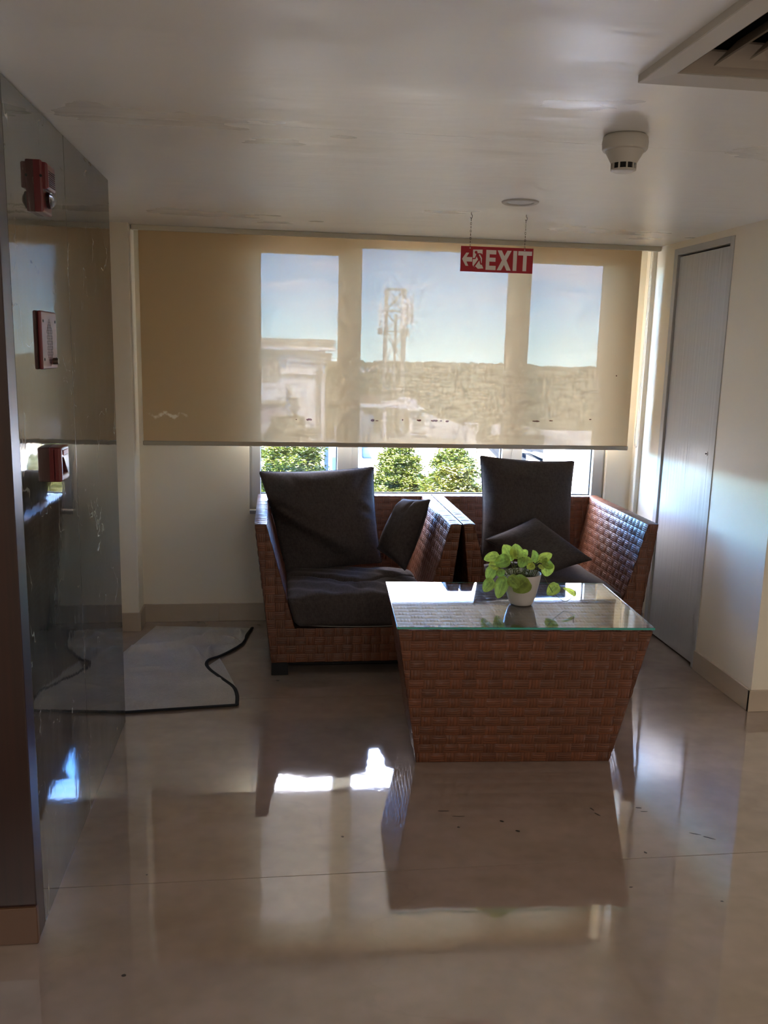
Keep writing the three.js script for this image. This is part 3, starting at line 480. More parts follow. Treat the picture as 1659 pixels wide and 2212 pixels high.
// ---------------------------------------------------------------- plant on the table
{
  const P = [0.968, GLASS_TOP, 1.618], t = thing('potted_pothos', 'leafy trailing green plant in a plain pale pot on the glass table top', 'plant', P);
  const pot = lathe([[0, 0], [0.038, 0], [0.0425, 0.002], [0.047, 0.008], [0.0535, 0.024], [0.0605, 0.05], [0.0662, 0.08], [0.0705, 0.105], [0.0735, 0.125], [0.0728, 0.1268], [0.0705, 0.1262], [0.068, 0.105], [0.064, 0.09]], 56);
  part('pot', pot, M.pot, t);
  part('soil', gridGeo(24, 24, (u, v) => { const r = u * 0.0675, a = v * Math.PI * 2; return V(Math.cos(a) * r, 0.103 + 0.004 * Math.sin(a * 5 + r * 200) * (r / 0.067), -Math.sin(a) * r); }), M.soil, t);
  const S = 0.00027, leafGeo = [0, 1, 2].map((k) => gridGeo(10, 12, (u, v) => { // heart: base at y = 0, tip at y = 1, width about 0.8
    const s = 2 * u - 1, w = 0.52 * Math.pow(Math.sin(Math.PI * Math.pow(clamp(v, 0, 1), 0.66)), 0.62), y = v - 0.12 * Math.abs(s) * (1 - v) * (1 - v) * 1.2;
    return V(s * w, y, 0.16 * w * Math.abs(s) * [1, 1.5, 0.6][k] - [0.16, 0.28, 0.08][k] * v * v + 0.02 * Math.sin(v * 9 + k));
  }, (u, v) => [u, v]));
  // base and tip in hundredths of the pot picture: x right, y up from the pot's foot, z towards the camera
  const at = (x, y, z) => V((x - 745) * S, (1062 - y) * S, z);
  const leaves = [[640, 352, 612, 160, 0.01, 0.9, 0, 0], [575, 395, 480, 190, -0.01, 0.85, 2, 0.1], [360, 345, 160, 388, 0.0, 0.72, 2, 0.2], [490, 372, 290, 440, 0.025, 0.85, 1, 0.3], [905, 410, 895, 262, 0.0, 0.9, 1, 0], [1000, 410, 1158, 303, 0.0, 0.7, 2, -0.2], [1020, 425, 1195, 492, 0.02, 0.75, 1, 0.2], [1090, 470, 1140, 655, 0.01, 0.95, 2, 0.1], [700, 350, 655, 482, 0.045, 0.9, 1, 0.2], [830, 350, 715, 305, -0.03, 0.9, 2, 0], [740, 360, 860, 400, 0.035, 0.6, 1, 0.2], [370, 520, 400, 635, 0.035, 1.0, 1, 0.1], [300, 510, 215, 690, 0.01, 0.8, 0, 0.3], [220, 455, 370, 485, 0.03, 0.7, 2, 0.1], [275, 695, 158, 862, 0.02, 0.75, 0, 0.1], [425, 640, 338, 935, 0.045, 0.55, 0, 0.3], [720, 632, 545, 795, 0.076, 1.05, 1, 0.0], [480, 600, 620, 730, 0.074, 0.9, 1, 0.0],
    [1210, 738, 1078, 882, 0.05, 0.8, 2, 0.2], [1515, 905, 1358, 788, 0.03, 0.42, 2, 0.4], [870, 450, 770, 500, 0.03, 0.9, 2, 0], [950, 470, 1030, 500, 0.03, 0.8, 2, 0], [560, 470, 480, 400, -0.03, 0.9, 2, 0], [1010, 460, 930, 380, -0.03, 0.9, 0, 0], [800, 480, 840, 380, 0.01, 0.8, 0, 0], [430, 470, 330, 520, -0.02, 0.8, 2, 0]];
  leaves.forEach(([x0, y0, x1, y1, z, wide, tone, tw], i) => {
    const a = at(x0, y0, z), b = at(x1, y1, z + rr(-0.012, 0.02)), d = b.clone().sub(a), L = d.length(); d.normalize();
    const nrm = V(rr(-0.3, 0.3), 0.55 + rr(-0.2, 0.3), 0.8).addScaledVector(d, -V(0, 0.55, 0.8).dot(d)).normalize(), xa = new THREE.Vector3().crossVectors(d, nrm).normalize(), za = new THREE.Vector3().crossVectors(xa, d);
    const m = part('leaf', leafGeo[i % 3], M.leafRough[tone], t); m.matrixAutoUpdate = true;
    m.applyMatrix4(new THREE.Matrix4().makeBasis(xa.multiplyScalar(L * wide * 1.12), d.multiplyScalar(L), za.multiplyScalar(L)).setPosition(a));
    const root = V(clamp(a.x * 0.45, -0.05, 0.05), 0.1, clamp(z * 0.5, -0.04, 0.045)), mid = root.clone().lerp(a, 0.55).add(V(0, i === 18 || i === 19 ? 0.0 : Math.max(0.02, 0.14 - a.y) * 0.9, 0));
    if (![18, 19].includes(i)) part('stem', tube([root, mid, a], 0.0016, 14, 5), M.stem, t);
  });
  part('stem', tube([V(0.05, 0.1, 0.02), at(1010, 600, 0.03), at(1060, 680, 0.045), at(1160, 850, 0.05), at(1260, 930, 0.048), at(1350, 990, 0.045), at(1430, 965, 0.04), at(1515, 905, 0.03), at(1525, 790, 0.03)], 0.0014, 60, 5), M.stem, t, 'long trailing vine reaching down to the glass');
  part('stem', tube([at(1160, 850, 0.05), at(1215, 800, 0.05), at(1210, 738, 0.05), at(1245, 745, 0.05)], 0.0011, 16, 5), M.stem, t);
  for (let i = 0; i < 12; i++) { const a = rr(0, 6.28), r = rr(0.02, 0.06); part('stem', tube([V(Math.cos(a) * r, 0.1, Math.sin(a) * r), V(Math.cos(a + 0.5) * r * 1.1, rr(0.125, 0.145), Math.sin(a + 0.5) * r), V(Math.cos(a + 1.2) * r, rr(0.12, 0.15), Math.sin(a + 1.2) * r)], 0.0013, 14, 5), M.stem, t); }
}

// ---------------------------------------------------------------- cloth on the floor
{
  const t = thing('floor_cloth', 'crumpled grey floor cloth with black edging beside the marble wall', 'cloth');
  const R = [[-0.164, 1.221], [-0.168, 1.113], [-0.187, 1.02], [-0.222, 0.951], [-0.27, 0.867], [-0.315, 0.78], [-0.334, 0.711], [-0.325, 0.653], [-0.275, 0.603], [-0.222, 0.525], [-0.167, 0.415], [-0.151, 0.288], [-0.125, 0.16]].map(([x, z]) => V(x, 0, z));
  const Lf = [[-0.80, 1.285], [-0.81, 1.0], [-0.805, 0.75], [-0.765, 0.56], [-0.715, 0.335], [-0.656, 0.1]].map(([x, z]) => V(x, 0, z));
  const cr = new THREE.CatmullRomCurve3(R), cl = new THREE.CatmullRomCurve3(Lf);
  const bump = (x, z) => {
    const fold = (ax, az, bx_, bz, w, h) => { const dx = bx_ - ax, dz = bz - az, L = Math.hypot(dx, dz), s = ((x - ax) * dx + (z - az) * dz) / L, d = ((x - ax) * dz - (z - az) * dx) / L; return 1.6 * h * Math.exp(-d * d / (w * w * 0.5)) * smoothstep(s, -0.06, 0.05) * (1 - smoothstep(s, L - 0.05, L + 0.08)); };
    return 0.006 + 0.012 * (fbm(x * 0.5 + 3, z * 1.1 + 3, 8, 8, 4, 7) - 0.4) + fold(-0.76, 0.53, -0.45, 0.45, 0.03, 0.022) + fold(-0.45, 0.46, -0.32, 0.4, 0.028, 0.03) + fold(-0.36, 0.4, -0.2, 0.42, 0.03, 0.026) + fold(-0.43, 0.5, -0.37, 0.66, 0.028, 0.024) + fold(-0.33, 0.5, -0.33, 0.62, 0.02, 0.018) + fold(-0.8, 0.78, -0.55, 0.76, 0.02, 0.009) + fold(-0.75, 0.9, -0.42, 0.84, 0.018, 0.006) + fold(-0.78, 1.12, -0.5, 1.2, 0.025, 0.008) + fold(-0.45, 1.0, -0.2, 0.88, 0.025, 0.007) + fold(-0.2, 0.2, -0.17, 0.36, 0.025, 0.016) + fold(-0.6, 0.2, -0.3, 0.22, 0.04, 0.006);
  };
  const f = (u, v) => { const p = cl.getPoint(v).lerp(cr.getPoint(v), u), e = Math.min(1, Math.min(u, 1 - u) * 14, Math.min(v, 1 - v) * 14); p.y = 0.003 + bump(p.x, p.z) * (0.35 + 0.65 * e); return p; };
  part('cloth', merge([gridGeo(70, 110, f, (u, v, p) => [p.x, p.z]), gridGeo(70, 110, (u, v) => f(1 - u, v).add(V(0, -0.002, 0)), (u, v, p) => [p.x, p.z])]), M.towel, t);
  part('folded_layer', (() => { const s = new THREE.Shape([[-0.33, 0.75], [-0.275, 0.63], [-0.247, 0.735], [-0.202, 0.918], [-0.172, 1.04], [-0.25, 0.95]].map(([x, z]) => new THREE.Vector2(x, -z))); const g = new THREE.ExtrudeGeometry(s, { depth: 0.004, bevelEnabled: true, bevelSize: 0.002, bevelThickness: 0.001, bevelSegments: 1 }); g.rotateX(-Math.PI / 2); g.translate(0, 0.001, 0); return metreUV(g); })(), M.towel, t);
  const hem = (pts) => { const g = new THREE.TubeGeometry(new THREE.CatmullRomCurve3(pts), 90, 0.0085, 8); g.scale(1, 0.55, 1); g.translate(0, 0.003, 0); return g; };
  const edge = []; for (let i = 0; i <= 40; i++) { const p = f(1, i / 40); edge.push(V(p.x, Math.max(0.009, p.y), p.z)); }
  const front = []; for (let i = 0; i <= 24; i++) { const p = f(i / 24, 0); front.push(V(p.x, 0.009, p.z)); }
  part('black_hem', hem(edge), M.towelHem, t); part('black_hem', hem(front), M.towelHem, t);
}

// ---------------------------------------------------------------- fire devices on the marble
{
  const t = thing('fire_alarm_horn', 'red alarm horn with a clear flash lens high on the marble wall', 'alarm', [XL, 1.94, 2.345]);
  // outline in z (towards the camera negative side first) and y, pulled out from the wall
  const outl = (pts, d, r) => { const s = new THREE.Shape(pts.map(([z, y]) => new THREE.Vector2(-z, y))); const g = new THREE.ExtrudeGeometry(s, { depth: d - r, bevelEnabled: true, bevelSize: r, bevelThickness: r, bevelOffset: -r, bevelSegments: 3 }); g.rotateY(Math.PI / 2); return metreUV(g); };
  part('housing', outl([[-0.045, -0.062], [0.045, -0.062], [0.045, 0.066], [-0.045, 0.066]], 0.021, 0.005), M.redPlastic, t);
  const horn = outl([[-0.041, -0.004], [0.041, -0.004], [0.041, 0.061], [-0.041, 0.061]], 0.017, 0.006); horn.translate(0.017, 0, 0); part('horn', horn, M.redPlastic, t);
  const sl = []; for (let i = 0; i < 8; i++) sl.push(bx(0.0325, 0.004 + i * 0.0052, -0.03, 0.0355, 0.0063 + i * 0.0052, 0.03, 0.0008)); part('grille_slots', merge(sl), M.dark, t);
  const screw = new THREE.CylinderGeometry(0.0035, 0.0035, 0.002, 14); screw.rotateX(Math.PI / 2); screw.translate(0.018, 0.027, 0.0452); part('side_screw', screw, M.dark, t);
  const refl = lathe([[0, 0.003], [0.008, 0.001], [0.016, 0.004], [0.021, 0.011], [0.022, 0.011], [0.017, 0.002], [0, 0]], 28); refl.rotateZ(-Math.PI / 2); refl.scale(1, 1, 1.3); refl.translate(0.021, -0.028, 0); part('flash_reflector', refl, std({ color: rgb(0.2, 0.2, 0.22), metalness: 1, roughness: 0.15 }), t);
  const lens = new THREE.SphereGeometry(0.021, 24, 16, 0, Math.PI * 2, 0, Math.PI / 2); lens.rotateZ(-Math.PI / 2); lens.scale(1, 1, 1.3); lens.translate(0.021, -0.028, 0); part('flash_lens', lens, phy({ color: 0xffffff, transmission: 1, thickness: 0.02, roughness: 0.02, ior: 1.45 }), t);
}
{
  const t = thing('speaker_panel', 'red wall panel with a diamond of speaker slots on the marble wall', 'speaker', [XL, 1.552, 2.345]);
  part('face_plate', bx(0, -0.076, -0.078, 0.011, 0.076, 0.08, 0.0045), M.redPlastic, t);
  const sl = []; for (let i = -4; i <= 4; i++) for (let j = 0; j <= 8 - Math.abs(i); j++) { const y = 0.058 - (Math.abs(i) + 2 * j) * 0.0072 - 0.002; sl.push(bx(0.0103, y - 0.0095, i * 0.0065 - 0.0011, 0.0113, y, i * 0.0065 + 0.0011, 0)); }
  part('speaker_slots', merge(sl), M.dark, t);
  for (const [y, z] of [[0.05, 0.062], [0.05, -0.062], [-0.05, 0.062], [-0.05, -0.062]]) { const s = lathe([[0, 0.0016], [0.0036, 0.0012], [0.0042, 0]], 16); s.rotateZ(-Math.PI / 2); s.translate(0.0108, y, z); part('screw', s, M.dark, t); }
  const k = new THREE.CylinderGeometry(0.008, 0.009, 0.014, 20); k.rotateZ(-Math.PI / 2); k.translate(0.017, -0.056, -0.03); part('key_switch', k, std({ color: rgb(0.12, 0.09, 0.07), metalness: 0.8, roughness: 0.35 }), t);
}
{
  const t = thing('fire_call_point', 'red manual call box with a small glass window on the marble wall', 'call point', [XL, 1.215, 2.32]);
  const shell = (() => { const d = 0.034, R = 0.006, s = new THREE.Shape(), h = 0.048, w = 0.046; s.moveTo(-w + R, -h); s.quadraticCurveTo(0, -h - 0.004, w - R, -h); s.quadraticCurveTo(w, -h, w, -h + R); s.lineTo(w, h - R); s.quadraticCurveTo(w, h, w - R, h); s.quadraticCurveTo(0, h + 0.004, -w + R, h); s.quadraticCurveTo(-w, h, -w, h - R); s.lineTo(-w, -h + R); s.quadraticCurveTo(-w, -h, -w + R, -h); const hole = new THREE.Path([[-0.03, -0.026], [-0.03, 0.016], [0.03, 0.016], [0.03, -0.026]].map(([a, b]) => new THREE.Vector2(a, b))); const g1 = new THREE.ExtrudeGeometry(s, { depth: 0.014, bevelEnabled: false }); s.holes.push(hole); const g2 = new THREE.ExtrudeGeometry(s, { depth: d - 0.014 - 0.008, bevelEnabled: true, bevelSize: 0.006, bevelThickness: 0.008, bevelOffset: -0.006, bevelSegments: 4 }); g2.translate(0, 0, 0.012); return metreUV(merge([g1, g2]).rotateY(Math.PI / 2)); })();
  part('housing', shell, M.redPlastic, t);
  part('press_plate', bx(0.0135, -0.03, -0.034, 0.018, 0.02, 0.034, 0.001), phy({ color: rgb(0.03, 0.03, 0.03), roughness: 0.04, clearcoat: 1, clearcoatRoughness: 0.02 }), t, 'shiny dark glass window');
  part('name_strip', bx(0.0315, 0.025, -0.026, 0.0345, 0.038, 0.026, 0.0005), std({ color: rgb(0.45, 0.1, 0.1), roughness: 0.35 }), t);
}

// ---------------------------------------------------------------- things on the ceiling
{
  const t = thing('smoke_detector', 'white cone-shaped smoke detector under the ceiling', 'smoke detector', [0.955, H, 2.395]);
  const prof = (p, n = 44) => { const g = lathe(p.map(([r, y]) => [r, y]), n); g.computeVertexNormals(); return g; };
  part('base', prof([[0.0, 0], [0.054, 0], [0.0605, -0.006], [0.0625, -0.02], [0.061, -0.036], [0.058, -0.041], [0.047, -0.0415]].reverse()), M.whitePlastic, t);
  part('cone', prof([[0.0555, -0.038], [0.053, -0.041], [0.036, -0.071], [0.034, -0.074]].reverse()), M.whitePlastic, t);
  part('inner_chamber', prof([[0.03, -0.07], [0.0295, -0.09], [0.0, -0.09]].reverse(), 24), M.dark, t);
  const ribs = []; for (let i = 0; i < 10; i++) { const a = i / 10 * Math.PI * 2 + 0.2, g = new THREE.BoxGeometry(0.004, 0.022, 0.004); g.translate(0.0325, -0.081, 0); g.rotateY(a); ribs.push(g); }
  part('vent_ribs', merge(ribs), M.whitePlastic, t);
  part('cap', prof([[0.034, -0.0885], [0.0335, -0.0925], [0.028, -0.095], [0, -0.0955]].reverse(), 36), M.whitePlastic, t);
}
{
  const t = thing('downlight', 'round white recessed downlight, switched off, in the ceiling above the exit sign', 'light', [0.972, H, 1.29]);
  part('trim_ring', lathe([[0.053, 0.002], [0.054, -0.004], [0.058, -0.007], [0.068, -0.0075], [0.0735, -0.004], [0.075, 0.001]], 48), M.whitePlastic, t);
  part('diffuser', lathe([[0, -0.0025], [0.05, -0.0025], [0.0545, 0.0]], 40), std({ color: rgb(0.7, 0.68, 0.62), roughness: 0.6 }), t);
}
{
  const t = thing('air_diffuser', 'square air conditioning grille with dark louvres in the ceiling', 'vent', [1.0975, H, 3.2175]);
  const R = 0.32, ring = (ro, ri, y0, y1, n, m) => { // square ring, outer edge at y0, inner at y1
    const gs = []; for (let k = 0; k < 4; k++) { const s = new THREE.Shape([[-ro, ro], [ro, ro], [ri, ri], [-ri, ri]].map(([x, y]) => new THREE.Vector2(x, y))); const g = new THREE.ExtrudeGeometry(s, { depth: 0.004, bevelEnabled: false }), p = g.attributes.position; g.rotateX(Math.PI / 2); for (let i = 0; i < p.count; i++) { const q = (ro - Math.max(Math.abs(p.getX(i)), Math.abs(p.getZ(i)))) / (ro - ri); p.setY(i, p.getY(i) + lerp(y0, y1, clamp(q, 0, 1))); } g.computeVertexNormals(); g.rotateY(k * Math.PI / 2); gs.push(g); }
    return part(n, metreUV(merge(gs)), m, t);
  };
  const paint = std({ color: rgb(0.6, 0.57, 0.52), roughness: 0.45 }), blade = std({ color: rgb(0.36, 0.31, 0.26), roughness: 0.5 });
  ring(R, 0.262, -0.012, -0.006, 'frame', paint);
  part('frame_lip', merge([[-1, 0], [1, 0], [0, -1], [0, 1]].map(([a, b]) => a ? sharp(a * R - 0.002, -0.0155, -R, a * R + 0.002, 0.0, R) : sharp(-R, -0.0155, b * R - 0.002, R, 0.0, b * R + 0.002))), paint, t);
  for (const [a, b] of [[0.258, 0.232], [0.208, 0.178], [0.158, 0.128], [0.108, 0.078]]) ring(a, b, -0.004, 0.032, 'louvre', blade);
  ring(0.058, 0.004, -0.004, 0.01, 'louvre', blade);
  part('duct', merge([sharp(-0.26, 0.2, -0.26, 0.26, 0.21, 0.26), sharp(-0.27, 0.021, -0.27, -0.26, 0.21, 0.27), sharp(0.26, 0.021, -0.27, 0.27, 0.21, 0.27), sharp(-0.27, 0.021, -0.27, 0.27, 0.21, -0.26), sharp(-0.27, 0.021, 0.26, 0.27, 0.21, 0.27)]), M.dark, t);
}
{
  const x0 = 0.803, x1 = 1.128, y0 = 1.896, y1 = 2.003, z = 0.98, W = x1 - x0, h = y1 - y0;
  const t = thing('exit_sign', 'red EXIT sign with arrow hanging on two chains from the ceiling', 'sign', [(x0 + x1) / 2, (y0 + y1) / 2, z], 0);
  const print = canvasTex(1312, 432, (g, cw, ch) => {
    const X = (a) => a * cw, Y = (b) => b * ch, poly = (pts) => { g.beginPath(); pts.forEach(([a, b], i) => g[i ? 'lineTo' : 'moveTo'](X(a), Y(b))); g.closePath(); g.fill(); };
    g.fillStyle = '#b3162a'; g.fillRect(0, 0, cw, ch); g.fillStyle = '#f3e9e0';
    poly([[0.018, 0.51], [0.073, 0.26], [0.113, 0.26], [0.08, 0.43], [0.157, 0.43], [0.157, 0.61], [0.08, 0.61], [0.108, 0.78], [0.07, 0.78]]);
    poly([[0.165, 0.13], [0.296, 0.12], [0.296, 0.3], [0.262, 0.31], [0.292, 0.45], [0.292, 0.62], [0.288, 0.68], [0.317, 0.86], [0.24, 0.88], [0.2, 0.78], [0.19, 0.85], [0.165, 0.74]]);
    g.strokeStyle = g.fillStyle = '#b3162a'; g.lineCap = 'round'; g.lineJoin = 'round';
    g.beginPath(); g.arc(X(0.208), Y(0.235), 25, 0, 7); g.fill();
    const st = (w, pts) => { g.lineWidth = w; g.beginPath(); pts.forEach(([a, b], i) => g[i ? 'lineTo' : 'moveTo'](X(a), Y(b))); g.stroke(); };
    st(48, [[0.226, 0.33], [0.258, 0.5]]); st(20, [[0.218, 0.33], [0.198, 0.48], [0.165, 0.49]]); st(20, [[0.228, 0.29], [0.278, 0.29], [0.305, 0.42]]); st(26, [[0.262, 0.5], [0.278, 0.68], [0.33, 0.71]]); st(26, [[0.25, 0.52], [0.19, 0.78]]); st(14, [[0.184, 0.82], [0.2, 0.92]]);
    g.fillStyle = '#f3e9e0';
    poly([[0.347, 0.12], [0.486, 0.12], [0.486, 0.29], [0.396, 0.29], [0.396, 0.42], [0.48, 0.42], [0.48, 0.58], [0.396, 0.58], [0.396, 0.74], [0.486, 0.74], [0.486, 0.91], [0.347, 0.91]]);
    poly([[0.502, 0.12], [0.562, 0.12], [0.6, 0.34], [0.638, 0.12], [0.697, 0.12], [0.632, 0.51], [0.697, 0.91], [0.637, 0.91], [0.6, 0.69], [0.561, 0.91], [0.502, 0.91], [0.567, 0.51]]);
    g.fillRect(X(0.722), Y(0.12), X(0.053), Y(0.79));
    poly([[0.79, 0.12], [0.982, 0.12], [0.982, 0.29], [0.912, 0.29], [0.912, 0.91], [0.86, 0.91], [0.86, 0.29], [0.79, 0.29]]);
  });
  const red = std({ color: rgb(0.4, 0.02, 0.03), roughness: 0.4 }), face_ = std({ map: print, roughness: 0.4 });
  const g = new THREE.BoxGeometry(W, h, 0.004); part('sign_board', g, [red, red, red, red, face_, face_], t);
  for (const [hx, top, lean] of [[0.843, 0, 0.001], [1.088, 0, -0.001]]) {
    const lx = hx - (x0 + x1) / 2, yh = h / 2 - 0.008, yt = H - (y0 + y1) / 2;
    const hole = new THREE.CylinderGeometry(0.0028, 0.0028, 0.0052, 14); hole.rotateX(Math.PI / 2); hole.translate(lx, yh, 0); part('eyelet', hole, M.whitePlastic, t);
    const links = []; const n = 8, a = yh + 0.002, b = yt - 0.024, dl = (b - a) / n;
    for (let i = 0; i < n; i++) { const r = new THREE.TorusGeometry(0.0036, 0.00095, 6, 14); r.scale(0.8, dl / 0.0072 * 0.62, 1); if (i % 2) r.rotateY(1.2); else r.rotateY(0.15); r.translate(lx, a + dl * (i + 0.5), 0); links.push(r); }
    part('chain', merge(links), M.chainMetal, t);
    part('hook', tube([V(lx, yt + 0.004, 0), V(lx, yt - 0.008, 0), V(lx + 0.004, yt - 0.013, 0), V(lx + 0.004, yt - 0.021, 0), V(lx, yt - 0.026, 0), V(lx - 0.004, yt - 0.021, 0)], 0.0013, 30, 6), M.chainMetal, t);
  }
}

// ---------------------------------------------------------------- outside, far below the window
const GROUND = -14;
{
  const g = struct('ground'); const e = new THREE.PlaneGeometry(1600, 1400, 1, 1); e.rotateX(-Math.PI / 2); e.translate(120, GROUND, -280);
  part('earth', e, std({ color: rgb(0.14, 0.135, 0.12), roughness: 1 }), g);
  // the storeys of this building below the room
  const f = struct('wall_facade'); part('render', sharp(-3, GROUND, -0.22, 5, -0.26, 8), M.wall, f);
}
function tuftGeo(n, r, size, flat = 1) { // a ball of small leaf blades
  const pos = [], nor = [], q = new THREE.Quaternion();
  for (let i = 0; i < n; i++) {
    const d = V(rr(-1, 1), rr(-1, 1), rr(-1, 1)).normalize(), c = d.clone().multiplyScalar(r * Math.cbrt(rnd())); c.y *= flat;
    q.setFromEuler(new THREE.Euler(rr(-0.7, 0.7), rr(0, 6.28), rr(-0.7, 0.7)));
    const s = size * rr(0.7, 1.3), a = V(0, 0, s).applyQuaternion(q), b = V(s * 0.42, 0, 0).applyQuaternion(q), up = V(0, 1, 0).applyQuaternion(q).add(d.multiplyScalar(0.5)).normalize();
    const P = [c.clone().sub(a), c.clone().sub(b), c.clone().add(b), c.clone().add(a)];
    for (const k of [0, 2, 1, 1, 2, 3]) { pos.push(...P[k].toArray()); nor.push(up.x, up.y, up.z); }
  }
  const g = new THREE.BufferGeometry(); g.setAttribute('position', new THREE.Float32BufferAttribute(pos, 3)); g.setAttribute('normal', new THREE.Float32BufferAttribute(nor, 3)); return g;
}
const bark = std({ color: rgb(0.12, 0.09, 0.06), roughness: 1 });
const foliageMat = phy({ color: 0xffffff, roughness: 0.95, specularIntensity: 0.2, transmission: 0.45, thickness: 0, side: THREE.DoubleSide });
const tufts = [tuftGeo(48, 0.3, 0.062, 0.55), tuftGeo(44, 0.28, 0.066, 0.6)];
function tree(label, x, z, top, w, tiers, tone) {
  const t = thing('street_tree', label, 'tree', [x, GROUND, z]), h = top - GROUND, low = h * 0.38;
  part('trunk', tube([V(0, 0, 0), V(0.15, h * 0.3, 0.1), V(0, h * 0.65, 0), V(0.05, h * 0.97, 0)], 0.12, 24, 8), bark, t);
  const places = [], br = [];
  for (let i = 0; i < 900; i++) { const f = Math.pow(rnd(), 0.8), a = rr(0, 6.28), r = w * 0.85 * Math.sqrt(rnd()) * (0.2 + 0.8 * Math.pow(1 - f, 0.55)); places.push(V(Math.cos(a) * r, lerp(low, h - 0.1, f), Math.sin(a) * r)); }
  for (let k = 0; k < tiers; k++) {
    const f = k / (tiers - 1), y = lerp(low, h - 0.15, f), R = w * (0.22 + 0.78 * Math.pow(1 - f, 0.55)) * (k === 0 ? 0.9 : 1), n = Math.round(lerp(11, 4, f)), a0 = rr(0, 6.28);
    for (let i = 0; i < n; i++) {
      const a = a0 + i / n * Math.PI * 2 + rr(-0.25, 0.25), L = R * rr(0.75, 1.1), lift = rr(0.05, 0.28) * L, end = V(Math.cos(a) * L, y + lift, Math.sin(a) * L);
      br.push(tube([V(0, y - 0.1, 0), V(Math.cos(a) * L * 0.5, y + lift * 0.7, Math.sin(a) * L * 0.5), end], 0.022, 8, 4));
      const m = Math.max(8, Math.round(L * 24)); for (let j = 0; j < m; j++) { const s = Math.pow((j + 1) / m, 0.7), sp = 0.34 * L * (1.12 - s) + 0.12; places.push(V(Math.cos(a) * L * s + rr(-sp, sp), y + lift * s + rr(-0.1, 0.14), Math.sin(a) * L * s + rr(-sp, sp))); }
    }
  }
  part('branches', merge(br), bark, t);
  const im = new THREE.InstancedMesh(tufts[tone % 2], foliageMat, places.length), o = new THREE.Object3D(), c = new THREE.Color(); im.name = 'foliage'; im.castShadow = true; stuff(im);
  places.forEach((p, i) => { o.position.copy(p); o.rotation.set(0, rr(0, 6.28), 0); o.scale.setScalar(rr(0.8, 1.35)); o.updateMatrix(); im.setMatrixAt(i, o.matrix); const k = rr(0.75, 1.2), y = tone ? 1.25 : 1; im.setColorAt(i, c.setRGB(0.2 * k * y, 0.27 * k, 0.05 * k)); });
  t.add(im);
  return t;
}
tree('green layered tree rising below the left window pane', 0.55, -30, -1.28, 2.5, 15, 0);
tree('green layered tree seen just right of the big leaning cushion, below the blind', 5.75, -34.5, -2.85, 2.3, 15, 0);
tree('green tree just left of the upright cushion, below the blind', 6.95, -28.5, -2.25, 1.9, 15, 0);
tree('pale yellow-green tree in front, below the middle window pane', 5.95, -23, -2.3, 1.9, 12, 1);

const B = {
  white: std({ color: rgb(0.78, 0.78, 0.78), roughness: 0.8, bumpMap: rep(smear, 3), bumpScale: 0.02 }), grey: std({ color: rgb(0.25, 0.25, 0.25), roughness: 0.85 }), cream: std({ color: rgb(0.42, 0.38, 0.31), roughness: 0.85 }), lilac: std({ color: rgb(0.35, 0.3, 0.38), roughness: 0.6 }), pane: phy({ color: rgb(0.08, 0.11, 0.15), roughness: 0.1 }), slate: std({ color: rgb(0.06, 0.07, 0.09), roughness: 0.8 }), steel: std({ color: rgb(0.3, 0.29, 0.26), roughness: 0.6 }), brick: std({ color: rgb(0.2, 0.13, 0.09), roughness: 0.9 }), tank: std({ color: rgb(0.35, 0.42, 0.5), roughness: 0.5 }),
};
const slab = (x0, y0, x1, y1, z0, z1) => bx(x0, y0, z0, x1, y1, z1, 0.03);
{
  const b = thing('pale_building', 'tall pale building with a flat overhanging roof behind the left pane', 'building', [0, 0, -40]);
  part('wall', slab(-6, GROUND, 2.55, 1.5, -9, 0), B.white, b);
  const r = part('roof', slab(-6.2, 1.55, 2.95, 1.98, -9.3, 0.7), B.cream, b); part('roof_edge', slab(-6.3, 1.4, 3.0, 1.56, -9.4, 0.85), B.white, r);
  part('upper_bay', slab(-6, -0.2, 0.15, 1.25, -1, 0.25), B.cream, b); part('string_course', slab(-6, 0.05, 2.6, 0.2, -9, 0.12), B.grey, b);
  part('lower_bay', slab(-6, GROUND, 0.55, -0.25, -1, 0.55), B.white, b);
  part('shutter', slab(-0.8, -2.2, 0.42, -1.3, 0.5, 0.62), B.lilac, b); part('shutter_hood', slab(-0.85, -1.3, 0.5, -1.1, 0.5, 0.95), B.cream, b);
  const w = part('window', slab(0.77, -1.73, 1.16, -0.98, -0.05, 0.06), B.grey, b); part('pane', sharp(0.82, -1.68, 0.05, 1.11, -1.03, 0.075), B.pane, w);
  for (const x of [2.12, 2.26]) part('drain_pipe', bar(V(x, GROUND, 0.1), V(x, 1.2, 0.1), 0.05, 8), B.grey, b);
  part('roof_box', slab(2.55, 0.9, 2.85, 1.3, -0.6, 0.2), B.grey, b);
}
{
  const b = thing('side_building', 'narrow grey and white building beside the left tree, near the first mullion', 'building', [0, 0, -42]);
  part('wall', slab(2.9, GROUND, 3.6, -3.7, -4, 0), B.white, b); part('dark_bay', slab(2.62, GROUND, 2.92, -3.6, -4, -0.2), B.slate, b);
  for (let i = 0; i < 3; i++) part('window', sharp(3.1, -5.0 - i * 1.3, -0.02, 3.4, -4.3 - i * 1.3, 0.03), B.pane, b);
}
